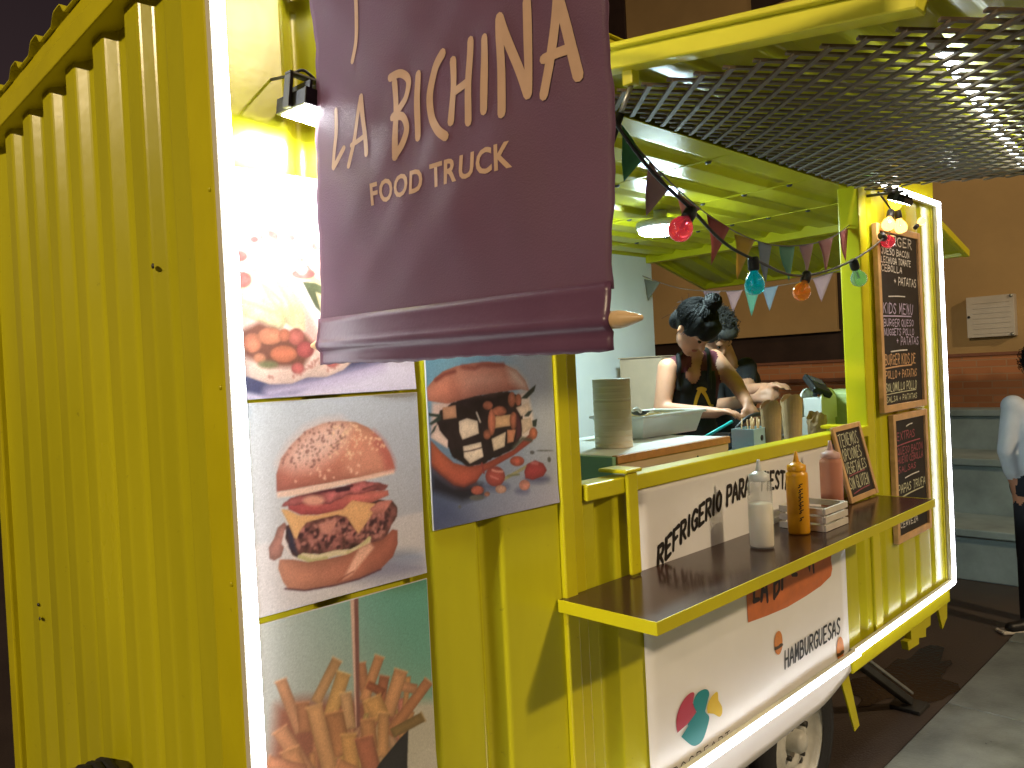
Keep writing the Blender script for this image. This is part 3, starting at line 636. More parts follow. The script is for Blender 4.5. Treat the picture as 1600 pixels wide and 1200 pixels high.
c.fill([(0.526,0.698),(0.615,0.735),(0.703,0.726),(0.768,0.671),(0.781,0.601),(0.606,0.590),(0.522,0.624)], (222, 142, 116), soft=.06, op=.8); c.fill([(0.708,0.812),(0.772,0.748),(0.824,0.645),(0.824,0.598),(0.769,0.603),(0.756,0.672),(0.704,0.745)], (186, 84, 76), soft=.05, op=.8)
c.dots([(0.179,0.702),(0.240,0.788),(0.321,0.848),(0.413,0.877),(0.506,0.880),(0.556,0.844),(0.520,0.764),(0.444,0.707),(0.340,0.665),(0.244,0.677)], 120, .0048, (136, 82, 74), 8)
c.dots([(0.453,0.862),(0.601,0.864),(0.676,0.834),(0.751,0.769),(0.792,0.697),(0.680,0.719),(0.546,0.677),(0.441,0.671)], 90, .0055, (246, 200, 160), 9); c.dots([(0.192,0.613),(0.340,0.656),(0.610,0.651),(0.607,0.604),(0.336,0.593)], 14, .0065, (246, 190, 160), 10)
poster('cheeseburger_poster', 'square poster of a sesame bun cheeseburger on a pale grey background', .015, .395, 1.315, 1.689, c)
# --- burger with cheese cubes
c = Canvas(210, 210); c.grad((84, 94, 130), (176, 174, 196), (92, 156, 186), (150, 184, 206))
c.fill([(0.619,0.990),(1.151,0.985),(1.099,0.275),(0.805,0.380),(0.722,0.676)], (188, 196, 210), soft=.25, op=.8); c.fill([(-0.035,0.240),(-0.054,-0.036),(0.256,-0.009),(0.159,0.172)], (52, 62, 104), soft=.2, op=.7)
c.fill([(0.002,0.315),(0.151,0.215),(0.362,0.203),(0.380,0.132),(0.210,0.123),(-0.005,0.212)], (24, 24, 38), soft=.05)
c.fill([(0.029,0.683),(0.139,0.684),(0.281,0.692),(0.260,0.367),(0.102,0.450),(0.007,0.508)], (206, 176, 170), soft=.03)
c.fill([(0.647,0.689),(0.776,0.709),(0.814,0.507),(0.782,0.437),(0.678,0.411)], (222, 206, 196), soft=.03)
c.fill([(0.083,0.639),(0.204,0.680),(0.361,0.706),(0.599,0.716),(0.702,0.677),(0.722,0.568),(0.698,0.444),(0.625,0.371),(0.381,0.316),(0.256,0.313),(0.151,0.379),(0.095,0.491),(0.053,0.576)], (26, 18, 22), wob=.02, tex=.5, seed=2)
for p, col in (([(0.212,0.568),(0.274,0.581),(0.354,0.559),(0.360,0.487),(0.233,0.464),(0.214,0.505)], (240, 218, 196)), ([(0.234,0.427),(0.372,0.438),(0.386,0.353),(0.279,0.325),(0.237,0.366)], (244, 224, 204)), ([(0.454,0.448),(0.571,0.479),(0.555,0.394),(0.467,0.377)], (240, 216, 186)), ([(0.481,0.575),(0.614,0.578),(0.625,0.511),(0.482,0.506)], (226, 176, 128)), ([(0.661,0.615),(0.768,0.637),(0.795,0.581),(0.701,0.559)], (238, 214, 192)), ([(0.700,0.541),(0.784,0.545),(0.797,0.488),(0.706,0.451)], (232, 206, 178)), ([(0.100,0.652),(0.197,0.659),(0.200,0.589),(0.101,0.587)], (206, 146, 112)), ([(0.006,0.498),(0.056,0.545),(0.127,0.472),(0.122,0.427)], (236, 206, 196)), ([(0.581,0.490),(0.653,0.484),(0.628,0.415),(0.578,0.410)], (206, 130, 92))):
    c.fill(p, col, rim=.18, rr=.02, tex=.12)
for q in ([(0.478,0.639),(0.475,0.631),(0.468,0.623),(0.456,0.618),(0.443,0.616),(0.430,0.617),(0.417,0.621),(0.407,0.627),(0.400,0.636),(0.399,0.644),(0.402,0.653),(0.409,0.660),(0.420,0.665),(0.433,0.668),(0.447,0.667),(0.460,0.663),(0.470,0.656),(0.476,0.648)], [(0.663,0.663),(0.660,0.647),(0.653,0.634),(0.644,0.624),(0.633,0.619),(0.622,0.620),(0.612,0.626),(0.604,0.637),(0.599,0.651),(0.598,0.667),(0.601,0.682),(0.608,0.696),(0.617,0.705),(0.628,0.710),(0.639,0.710),(0.649,0.704),(0.657,0.693),(0.662,0.679)], [(0.713,0.658),(0.710,0.646),(0.705,0.636),(0.697,0.628),(0.688,0.625),(0.678,0.625),(0.669,0.630),(0.662,0.638),(0.658,0.649),(0.658,0.662),(0.660,0.674),(0.666,0.684),(0.674,0.691),(0.683,0.695),(0.693,0.695),(0.701,0.690),(0.708,0.682),(0.712,0.671)], [(0.493,0.541),(0.489,0.515),(0.482,0.492),(0.473,0.475),(0.462,0.467),(0.451,0.468),(0.442,0.478),(0.435,0.496),(0.432,0.520),(0.432,0.546),(0.435,0.572),(0.442,0.595),(0.451,0.612),(0.462,0.620),(0.473,0.619),(0.482,0.610),(0.489,0.592),(0.493,0.568)], [(0.452,0.474),(0.450,0.464),(0.444,0.456),(0.435,0.450),(0.425,0.447),(0.415,0.448),(0.405,0.453),(0.398,0.460),(0.393,0.469),(0.392,0.479),(0.394,0.489),(0.400,0.497),(0.409,0.503),(0.419,0.506),(0.429,0.505),(0.439,0.500),(0.447,0.493),(0.451,0.484)], [(0.586,0.599),(0.582,0.589),(0.571,0.581),(0.555,0.575),(0.536,0.573),(0.516,0.575),(0.498,0.580),(0.483,0.587),(0.474,0.597),(0.471,0.607),(0.475,0.617),(0.486,0.625),(0.501,0.630),(0.520,0.633),(0.540,0.631),(0.559,0.627),(0.574,0.619),(0.583,0.609)], [(0.669,0.536),(0.666,0.518),(0.659,0.503),(0.649,0.492),(0.638,0.486),(0.627,0.487),(0.617,0.494),(0.610,0.507),(0.605,0.523),(0.604,0.541),(0.608,0.559),(0.614,0.575),(0.624,0.586),(0.635,0.591),(0.646,0.590),(0.656,0.583),(0.664,0.571),(0.668,0.554)]): c.fill(q, (196, 108, 80), rim=.4, rr=.02, tex=.4, ts=24)
c.line([(0.349,0.608),(0.374,0.551)], .010, (206, 196, 186)); c.line([(0.234,0.397),(0.295,0.397),(0.375,0.406)], .006, (40, 20, 22)); c.fill([(0.666,0.599),(0.698,0.516),(0.693,0.445),(0.647,0.414),(0.659,0.501)], (70, 30, 40), soft=.02)
c.fill([(0.005,0.484),(0.002,0.343),(0.060,0.290),(0.151,0.221),(0.226,0.198),(0.317,0.216),(0.378,0.267),(0.473,0.290),(0.622,0.334),(0.780,0.399),(0.839,0.450),(0.825,0.477),(0.703,0.415),(0.624,0.367),(0.392,0.312),(0.267,0.310),(0.159,0.344),(0.069,0.419)], (216, 104, 70), c2=(176, 70, 58), ang=-60, rim=.3, rr=.04, tex=.12, ts=8)
c.line([(0.369,0.317),(0.383,0.260)], .012, (130, 46, 46)); c.line([(0.002,0.340),(0.060,0.288),(0.151,0.219),(0.226,0.196),(0.317,0.213)], .02, (60, 24, 30), soft=.03, op=.7); c.line([(0.625,0.380),(0.704,0.426),(0.780,0.410)], .02, (70, 74, 62), soft=.02)
c.fill([(-0.005,0.713),(-0.003,0.763),(0.053,0.810),(0.118,0.849),(0.216,0.874),(0.340,0.888),(0.467,0.892),(0.586,0.873),(0.683,0.838),(0.754,0.773),(0.786,0.706),(0.712,0.721),(0.550,0.715),(0.361,0.703),(0.138,0.670),(0.004,0.694)], (214, 132, 106), c2=(206, 106, 88), ang=-70, rim=.25, rr=.05, tex=.16, ts=7)
c.fill([(0.609,0.850),(0.683,0.838),(0.760,0.764),(0.782,0.707),(0.712,0.721),(0.628,0.778)], (232, 206, 186), soft=.07, op=.9); c.fill([(0.235,0.820),(0.394,0.848),(0.559,0.834),(0.628,0.769),(0.480,0.733),(0.273,0.735)], (228, 164, 140), soft=.12, op=.7)
c.line([(0.063,0.802),(0.128,0.832),(0.204,0.846)], .020, (118, 50, 44), soft=.02); c.line([(0.260,0.869),(0.349,0.859),(0.408,0.878),(0.489,0.871),(0.574,0.873)], .020, (140, 62, 52), soft=.025)
for p in ([(0.708,0.666),(0.776,0.707),(0.846,0.743),(0.828,0.704),(0.760,0.663)], [(0.724,0.557),(0.767,0.585),(0.804,0.589),(0.767,0.554)], [(0.795,0.526),(0.842,0.534),(0.828,0.487),(0.799,0.490)], [(-0.010,0.631),(0.082,0.616),(0.089,0.598),(0.009,0.612)], [(0.001,0.572),(0.060,0.603),(0.091,0.589),(0.016,0.563)], [(0.002,0.510),(0.036,0.553),(0.058,0.566),(0.035,0.529)]): c.fill(p, (34, 50, 46))
for q, col in (([(0.573,0.157),(0.566,0.151),(0.546,0.148),(0.517,0.148),(0.482,0.151),(0.445,0.156),(0.411,0.163),(0.384,0.171),(0.366,0.179),(0.360,0.186),(0.367,0.191),(0.385,0.195),(0.413,0.195),(0.448,0.193),(0.485,0.188),(0.519,0.181),(0.548,0.173),(0.566,0.164)], (60, 70, 110)), ([(0.922,0.155),(0.915,0.149),(0.896,0.146),(0.867,0.145),(0.833,0.147),(0.796,0.152),(0.763,0.159),(0.736,0.167),(0.718,0.175),(0.713,0.183),(0.719,0.189),(0.737,0.192),(0.765,0.193),(0.799,0.191),(0.835,0.187),(0.870,0.180),(0.898,0.172),(0.916,0.163)], (50, 54, 100)), ([(0.733,0.108),(0.730,0.104),(0.721,0.102),(0.707,0.101),(0.690,0.102),(0.673,0.104),(0.656,0.108),(0.643,0.113),(0.635,0.117),(0.632,0.122),(0.636,0.126),(0.644,0.128),(0.658,0.129),(0.674,0.129),(0.692,0.126),(0.708,0.122),(0.722,0.118),(0.730,0.113)], (60, 66, 110))): c.fill(q, col, soft=.05, op=.8)
c.line([(0.539,0.205),(0.640,0.232),(0.771,0.270)], .02, (150, 146, 106)); c.line([(0.565,0.220),(0.664,0.216)], .010, (110, 116, 80))
c.fill([(0.548,0.220),(0.541,0.200),(0.526,0.184),(0.504,0.174),(0.478,0.171),(0.451,0.174),(0.427,0.185),(0.407,0.200),(0.395,0.220),(0.392,0.240),(0.398,0.259),(0.412,0.275),(0.434,0.285),(0.459,0.289),(0.486,0.286),(0.512,0.276),(0.532,0.260),(0.544,0.241)], (192, 78, 72), rim=.35, rr=.04); c.line([(0.448,0.269),(0.483,0.256),(0.530,0.250)], .012, (232, 160, 146), op=.7); c.line([(0.434,0.236),(0.491,0.211)], .01, (226, 140, 130), op=.6)
c.fill([(0.706,0.228),(0.732,0.270),(0.804,0.285),(0.875,0.258),(0.905,0.213),(0.870,0.181),(0.776,0.169),(0.713,0.187)], (192, 62, 68), rim=.35, rr=.04); c.line([(0.771,0.275),(0.823,0.264)], .014, (232, 150, 150), soft=.02, op=.6)
for q, col in (([(0.375,0.163),(0.371,0.154),(0.362,0.148),(0.348,0.144),(0.332,0.144),(0.315,0.146),(0.299,0.151),(0.286,0.159),(0.278,0.168),(0.276,0.177),(0.279,0.185),(0.288,0.191),(0.302,0.195),(0.318,0.196),(0.335,0.193),(0.351,0.188),(0.364,0.181),(0.373,0.172)], (196, 92, 76)), ([(0.421,0.135),(0.419,0.130),(0.415,0.127),(0.408,0.125),(0.401,0.124),(0.393,0.125),(0.385,0.128),(0.379,0.132),(0.376,0.136),(0.375,0.141),(0.376,0.146),(0.381,0.149),(0.387,0.151),(0.395,0.152),(0.403,0.151),(0.410,0.148),(0.416,0.144),(0.420,0.140)], (190, 120, 100)), ([(0.555,0.144),(0.551,0.136),(0.543,0.129),(0.530,0.126),(0.515,0.125),(0.499,0.127),(0.485,0.132),(0.473,0.139),(0.466,0.148),(0.464,0.156),(0.467,0.164),(0.475,0.170),(0.488,0.174),(0.503,0.175),(0.518,0.173),(0.533,0.168),(0.545,0.161),(0.552,0.152)], (232, 172, 150)), ([(0.750,0.142),(0.746,0.131),(0.737,0.123),(0.725,0.117),(0.709,0.115),(0.694,0.118),(0.679,0.123),(0.668,0.132),(0.660,0.143),(0.658,0.154),(0.662,0.165),(0.670,0.173),(0.683,0.179),(0.698,0.181),(0.714,0.178),(0.729,0.173),(0.740,0.164),(0.748,0.153)], (222, 142, 126)), ([(0.711,0.291),(0.707,0.281),(0.696,0.273),(0.679,0.268),(0.659,0.267),(0.638,0.269),(0.619,0.275),(0.604,0.284),(0.594,0.294),(0.592,0.304),(0.596,0.314),(0.607,0.322),(0.623,0.327),(0.643,0.328),(0.663,0.326),(0.683,0.320),(0.698,0.312),(0.708,0.301)], (192, 86, 70)), ([(0.836,0.446),(0.832,0.433),(0.825,0.423),(0.815,0.416),(0.803,0.413),(0.790,0.414),(0.779,0.419),(0.769,0.428),(0.764,0.440),(0.763,0.452),(0.766,0.464),(0.773,0.474),(0.783,0.482),(0.795,0.485),(0.808,0.484),(0.819,0.479),(0.829,0.470),(0.834,0.458)], (222, 120, 84))): c.fill(q, col, rim=.3, rr=.02, tex=.3, ts=26)
for q in ([(0.373,0.120),(0.369,0.115),(0.359,0.112),(0.344,0.111),(0.325,0.112),(0.306,0.115),(0.288,0.120),(0.273,0.125),(0.264,0.131),(0.261,0.137),(0.264,0.141),(0.274,0.144),(0.289,0.146),(0.308,0.145),(0.327,0.142),(0.346,0.137),(0.361,0.132),(0.370,0.126)], [(0.197,0.096),(0.196,0.093),(0.194,0.090),(0.191,0.089),(0.188,0.088),(0.184,0.089),(0.180,0.090),(0.178,0.093),(0.176,0.096),(0.176,0.100),(0.176,0.103),(0.178,0.106),(0.181,0.107),(0.185,0.108),(0.189,0.107),(0.192,0.106),(0.195,0.103),(0.197,0.100)], [(0.947,0.273),(0.946,0.267),(0.943,0.263),(0.938,0.260),(0.933,0.258),(0.927,0.259),(0.922,0.261),(0.918,0.266),(0.915,0.271),(0.915,0.277),(0.916,0.282),(0.919,0.287),(0.924,0.290),(0.929,0.291),(0.935,0.291),(0.940,0.288),(0.944,0.284),(0.947,0.279)], [(0.802,0.333),(0.801,0.329),(0.797,0.327),(0.791,0.325),(0.785,0.324),(0.777,0.325),(0.771,0.327),(0.765,0.330),(0.762,0.334),(0.761,0.337),(0.763,0.341),(0.766,0.344),(0.772,0.346),(0.779,0.346),(0.786,0.345),(0.793,0.343),(0.798,0.340),(0.801,0.337)], [(0.976,0.326),(0.971,0.325),(0.956,0.325),(0.935,0.327),(0.908,0.329),(0.880,0.332),(0.854,0.335),(0.833,0.338),(0.820,0.341),(0.815,0.343),(0.820,0.343),(0.834,0.343),(0.855,0.342),(0.881,0.339),(0.909,0.336),(0.935,0.333),(0.957,0.330),(0.971,0.328)]): c.fill(q, (84, 86, 88))
poster('cheese_cube_burger_poster', 'poster of a burger filled with cheese cubes and nuts on blue', .422, .812, 1.398, 1.79, c)
# --- tacos
c = Canvas(210, 220); c.grad((206, 192, 212), (190, 184, 206), (250, 246, 248), (244, 240, 244))
c.line([(-0.108,0.106),(0.003,0.082),(0.141,0.047),(0.274,0.056),(0.424,0.108),(0.652,0.141),(0.836,0.192)], .085, (66, 66, 98), soft=.02); c.line([(0.140,0.022),(0.455,0.058),(0.783,0.119)], .05, (176, 162, 192), soft=.05)
for k, dx in ((0, 330), (1, 0)):
    o = dx/857*.50; sh = lambda P, o=o: [(a+o, b+o*.12) for a, b in P]
    c.fill(sh([(0.007,0.141),(0.026,0.100),(0.142,0.060),(0.258,0.058),(0.357,0.088),(0.461,0.155),(0.469,0.247),(0.408,0.372),(0.350,0.488),(0.276,0.587),(0.179,0.654),(0.082,0.667),(0.001,0.642),(-0.045,0.461),(-0.032,0.206)]), (238, 200, 182), rim=.18, rr=.05, tex=.14, ts=12)
    c.fill(sh([(0.293,0.608),(0.383,0.496),(0.442,0.380),(0.477,0.268),(0.435,0.268),(0.375,0.379),(0.301,0.493),(0.236,0.585)]), (252, 232, 222), soft=.02); c.fill(sh([(0.301,0.493),(0.375,0.379),(0.426,0.268),(0.397,0.199),(0.336,0.269),(0.334,0.371)]), (214, 150, 136), soft=.05, op=.9)
    c.fill(sh([(-0.007,0.385),(0.021,0.502),(0.099,0.577),(0.195,0.539),(0.285,0.492),(0.350,0.372),(0.347,0.296),(0.297,0.296),(0.244,0.333),(0.226,0.306),(0.195,0.299),(0.121,0.332),(0.041,0.354)]), (240, 222, 168), rim=.2, tex=.35, ts=10, seed=k)
    for p in ([(0.098,0.564),(0.152,0.468),(0.216,0.390)], [(0.194,0.536),(0.266,0.431),(0.292,0.337)], [(0.038,0.425),(0.110,0.401),(0.200,0.376)], [(0.146,0.494),(0.226,0.430),(0.236,0.336)]): c.line(sh(p), .014, (196, 172, 112), soft=.02, op=.8)
    c.fill(sh([(0.016,0.296),(0.106,0.335),(0.218,0.296),(0.345,0.282),(0.399,0.227),(0.327,0.132),(0.139,0.137),(0.024,0.186)]), (112, 66, 52), soft=.03)
    for q, col in (([(0.113,0.243),(0.110,0.228),(0.101,0.215),(0.088,0.206),(0.073,0.201),(0.057,0.201),(0.042,0.207),(0.031,0.216),(0.024,0.229),(0.022,0.244),(0.026,0.258),(0.034,0.271),(0.047,0.281),(0.062,0.286),(0.078,0.286),(0.093,0.281),(0.104,0.271),(0.111,0.258)], (226, 132, 98)), ([(0.225,0.272),(0.220,0.259),(0.208,0.248),(0.190,0.239),(0.168,0.235),(0.145,0.235),(0.124,0.240),(0.108,0.248),(0.097,0.260),(0.094,0.273),(0.099,0.286),(0.111,0.297),(0.128,0.306),(0.150,0.310),(0.173,0.310),(0.194,0.306),(0.211,0.297),(0.222,0.286)], (236, 142, 104)), ([(0.296,0.191),(0.291,0.177),(0.277,0.166),(0.257,0.157),(0.233,0.153),(0.208,0.154),(0.186,0.159),(0.167,0.168),(0.156,0.180),(0.152,0.193),(0.158,0.206),(0.170,0.218),(0.190,0.226),(0.213,0.230),(0.238,0.230),(0.261,0.225),(0.280,0.216),(0.292,0.204)], (228, 124, 88)), ([(0.132,0.176),(0.129,0.168),(0.123,0.162),(0.115,0.157),(0.104,0.154),(0.093,0.155),(0.084,0.157),(0.076,0.163),(0.071,0.169),(0.069,0.177),(0.072,0.185),(0.077,0.191),(0.086,0.196),(0.096,0.198),(0.107,0.198),(0.117,0.195),(0.125,0.190),(0.130,0.183)], (236, 150, 112)), ([(0.340,0.269),(0.337,0.255),(0.328,0.243),(0.316,0.234),(0.301,0.230),(0.285,0.230),(0.271,0.235),(0.260,0.244),(0.253,0.256),(0.251,0.269),(0.254,0.282),(0.263,0.294),(0.275,0.303),(0.290,0.308),(0.306,0.308),(0.320,0.303),(0.331,0.294),(0.339,0.282)], (206, 106, 92)), ([(0.389,0.210),(0.385,0.197),(0.376,0.185),(0.362,0.177),(0.346,0.172),(0.329,0.173),(0.314,0.178),(0.301,0.186),(0.294,0.198),(0.292,0.211),(0.295,0.224),(0.304,0.235),(0.318,0.244),(0.334,0.248),(0.351,0.248),(0.367,0.243),(0.379,0.235),(0.387,0.223)], (202, 88, 84)), ([(0.330,0.125),(0.327,0.116),(0.320,0.109),(0.310,0.103),(0.299,0.100),(0.287,0.101),(0.275,0.104),(0.266,0.110),(0.261,0.118),(0.259,0.127),(0.262,0.136),(0.268,0.143),(0.278,0.149),(0.290,0.152),(0.302,0.151),(0.313,0.148),(0.322,0.142),(0.328,0.134)], (222, 106, 100)), ([(0.264,0.276),(0.261,0.266),(0.255,0.257),(0.246,0.250),(0.236,0.247),(0.225,0.247),(0.215,0.250),(0.207,0.257),(0.203,0.266),(0.201,0.276),(0.204,0.286),(0.210,0.295),(0.218,0.301),(0.229,0.305),(0.240,0.305),(0.250,0.301),(0.258,0.295),(0.263,0.286)], (214, 118, 86))): c.fill(sh(q), col, rim=.32, rr=.03, tex=.18, ts=14)
    c.fill(sh([(0.190,0.146),(0.187,0.140),(0.178,0.136),(0.164,0.133),(0.147,0.131),(0.130,0.132),(0.114,0.134),(0.101,0.138),(0.093,0.143),(0.090,0.148),(0.094,0.154),(0.102,0.158),(0.116,0.161),(0.132,0.163),(0.149,0.163),(0.166,0.160),(0.179,0.156),(0.187,0.151)]), (110, 112, 74), soft=.02); c.fill(sh([(0.344,0.522),(0.417,0.518),(0.483,0.493),(0.464,0.464),(0.415,0.477),(0.442,0.380),(0.410,0.407)]), (84, 92, 58), rim=.2, tex=.3)
    for q in ([(0.232,0.718),(0.228,0.708),(0.219,0.698),(0.206,0.691),(0.189,0.686),(0.172,0.685),(0.157,0.687),(0.144,0.692),(0.136,0.701),(0.134,0.710),(0.138,0.720),(0.146,0.730),(0.160,0.738),(0.176,0.742),(0.193,0.744),(0.209,0.742),(0.222,0.736),(0.230,0.728)], [(0.321,0.678),(0.317,0.666),(0.307,0.655),(0.291,0.646),(0.273,0.641),(0.254,0.640),(0.236,0.643),(0.222,0.649),(0.213,0.659),(0.211,0.670),(0.214,0.681),(0.225,0.692),(0.240,0.701),(0.258,0.706),(0.277,0.708),(0.295,0.705),(0.309,0.699),(0.318,0.689)], [(0.392,0.641),(0.388,0.628),(0.377,0.617),(0.361,0.607),(0.342,0.602),(0.323,0.601),(0.304,0.604),(0.290,0.611),(0.281,0.622),(0.279,0.634),(0.283,0.647),(0.293,0.659),(0.309,0.668),(0.327,0.674),(0.347,0.675),(0.365,0.672),(0.380,0.665),(0.389,0.654)], [(0.482,0.612),(0.478,0.600),(0.467,0.589),(0.451,0.580),(0.431,0.575),(0.411,0.574),(0.392,0.577),(0.377,0.584),(0.368,0.594),(0.365,0.605),(0.369,0.617),(0.380,0.628),(0.396,0.637),(0.415,0.642),(0.436,0.644),(0.455,0.641),(0.470,0.634),(0.480,0.624)], [(0.420,0.560),(0.415,0.552),(0.403,0.544),(0.385,0.538),(0.364,0.534),(0.341,0.533),(0.320,0.535),(0.303,0.539),(0.293,0.546),(0.289,0.554),(0.294,0.562),(0.305,0.569),(0.323,0.575),(0.344,0.579),(0.367,0.580),(0.388,0.579),(0.405,0.574),(0.417,0.568)], [(0.067,0.619),(0.064,0.611),(0.058,0.604),(0.048,0.598),(0.037,0.594),(0.025,0.594),(0.014,0.596),(0.005,0.600),(-0.001,0.607),(-0.002,0.615),(0.000,0.623),(0.007,0.630),(0.016,0.636),(0.027,0.640),(0.040,0.640),(0.051,0.638),(0.060,0.634),(0.065,0.627)], [(0.082,0.517),(0.079,0.505),(0.070,0.494),(0.057,0.486),(0.042,0.481),(0.027,0.481),(0.012,0.484),(0.001,0.491),(-0.006,0.502),(-0.008,0.513),(-0.004,0.525),(0.004,0.536),(0.016,0.544),(0.031,0.549),(0.047,0.550),(0.061,0.547),(0.073,0.539),(0.080,0.529)], [(0.129,0.697),(0.127,0.691),(0.123,0.686),(0.117,0.682),(0.109,0.680),(0.101,0.679),(0.094,0.681),(0.089,0.684),(0.085,0.688),(0.084,0.693),(0.086,0.699),(0.090,0.704),(0.096,0.708),(0.103,0.710),(0.111,0.711),(0.118,0.710),(0.124,0.707),(0.128,0.702)]): c.fill(sh(q), (240, 96, 88), rim=.15, rr=.02, tex=.45, ts=20, seed=3)
    c.dots(sh([(0.146,0.731),(0.314,0.691),(0.492,0.634),(0.469,0.534),(0.291,0.581),(0.186,0.641)]), 50, .014, (252, 226, 206), 12+k)
    c.dots(sh([(0.034,0.114),(0.259,0.073),(0.444,0.157),(0.430,0.199),(0.276,0.093),(0.143,0.084)]), 24, .006, (176, 116, 104), 15)
poster('taco_poster', 'poster of filled tacos right under the bright flood lamp', .015, .392, 1.697, 2.10, c)
# --- fries
c = Canvas(210, 220); c.grad((176, 176, 170), (178, 172, 152), (196, 194, 190), (72, 150, 128))
c.fill([(0.526,1.145),(1.163,1.014),(1.116,0.328),(0.789,0.500)], (88, 160, 138), soft=.35, op=.7); c.fill([(0.762,0.424),(1.115,0.319),(1.079,-0.213),(0.551,0.003)], (186, 180, 160), soft=.05); c.fill([(0.092,0.624),(0.218,0.614),(0.785,0.450),(0.715,0.020),(0.030,0.290)], (150, 88, 66), soft=.08)
fr_ = np.random.default_rng(5)
for k in range(46):
    a = fr_.uniform(-.55, .55); bx_, by_ = .52+fr_.uniform(-.30, .26), fr_.uniform(.02, .26); L = fr_.uniform(.16, .34); wd = fr_.uniform(.016, .022); dx, dy = math.sin(a), math.cos(a)
    col = (int(fr_.uniform(206, 240)), int(fr_.uniform(136, 176)), int(fr_.uniform(92, 122)))
    c.fill([(bx_-dy*wd, by_+dx*wd), (bx_+dx*L-dy*wd, by_+dy*L+dx*wd), (bx_+dx*L+dy*wd, by_+dy*L-dx*wd), (bx_+dy*wd, by_-dx*wd)], col, rim=.32, rr=.016, tex=.12, ts=10)
for a, col in (([(0.526,0.689),(0.553,0.487),(0.611,0.476),(0.584,0.681)], (206, 130, 96)), ([(0.400,0.757),(0.271,0.592),(0.319,0.555),(0.449,0.720)], (222, 156, 112)), ([(0.665,0.592),(0.620,0.449),(0.678,0.421),(0.724,0.565)], (196, 110, 82)), ([(0.643,0.701),(0.536,0.513),(0.590,0.479),(0.698,0.669)], (226, 148, 106)), ([(0.953,0.492),(0.677,0.309),(0.725,0.260),(1.006,0.443)], (206, 126, 88)), ([(0.786,0.476),(0.886,0.427),(0.903,0.473),(0.802,0.521)], (214, 140, 106)), ([(0.915,0.324),(0.709,0.308),(0.734,0.255),(0.942,0.269)], (150, 112, 66)),
    ([(0.759,0.599),(0.658,0.401),(0.736,0.355),(0.840,0.555)], (226, 152, 110)), ([(0.421,0.686),(0.336,0.508),(0.407,0.465),(0.494,0.644)], (236, 168, 106)), ([(0.093,0.730),(0.179,0.464),(0.239,0.464),(0.150,0.732)], (226, 150, 118)), ([(0.192,0.604),(0.200,0.464),(0.269,0.447),(0.260,0.588)], (206, 128, 96)), ([(0.428,0.575),(0.445,0.394),(0.511,0.379),(0.493,0.562)], (236, 170, 128)), ([(0.575,0.555),(0.671,0.483),(0.697,0.514),(0.600,0.585)], (176, 92, 66)), ([(0.341,0.502),(0.383,0.283),(0.483,0.266),(0.440,0.489)], (206, 130, 90)), ([(0.563,0.493),(0.614,0.370),(0.717,0.374),(0.663,0.499)], (236, 164, 104)), ([(0.533,0.412),(0.543,0.263),(0.631,0.239),(0.620,0.391)], (216, 140, 96)), ([(0.243,0.566),(0.311,0.225),(0.399,0.209),(0.329,0.557)], (236, 162, 116)), ([(0.644,0.412),(0.625,0.196),(0.691,0.171),(0.711,0.389)], (232, 158, 108)), ([(0.067,0.508),(0.203,0.254),(0.277,0.268),(0.137,0.525)], (228, 148, 116)), ([(0.099,0.411),(0.170,0.195),(0.267,0.190),(0.193,0.410)], (232, 150, 112)), ([(0.424,0.378),(0.433,0.184),(0.519,0.157),(0.510,0.355)], (238, 164, 104)), ([(0.500,0.328),(0.545,0.117),(0.651,0.098),(0.604,0.313)], (196, 108, 84)), ([(0.026,0.363),(0.212,0.246),(0.235,0.304),(0.047,0.419)], (226, 140, 112)), ([(0.374,0.216),(0.538,0.089),(0.578,0.140),(0.412,0.267)], (222, 140, 100)), ([(0.232,0.269),(0.236,0.051),(0.341,0.014),(0.337,0.235)], (214, 132, 96))):
    col = (min(255, int(col[0]*1.04)), min(255, int(col[1]*1.09)), int(col[2]*.98))
    c.fill(a, col, rim=.30, rr=.018, tex=.10, ts=10, c2=tuple(int(q*.86) for q in col), ang=fr_.uniform(-40, 40))
    c.line([a[0], a[3]], .010, tuple(min(255, int(q*1.12)) for q in col), soft=.012, op=.6)
c.fill([(0.514,1.014),(0.539,1.011),(0.516,0.383),(0.509,0.384)], (222, 178, 156)); c.fill([(0.537,1.011),(0.562,1.010),(0.534,0.380),(0.514,0.382)], (126, 76, 68))
c.fill([(0.546,0.086),(0.642,0.165),(0.772,0.241),(0.825,0.262),(0.787,-0.093),(0.546,-0.076)], (40, 38, 38), rim=.2)
c.fill([(0.191,0.166),(0.368,0.133),(0.554,0.059),(0.754,-0.021),(0.714,-0.316),(0.218,-0.091)], (44, 42, 42))
poster('french_fries_poster', 'lowest poster showing a cone of french fries on grey green', .013, .396, .905, 1.301, c)

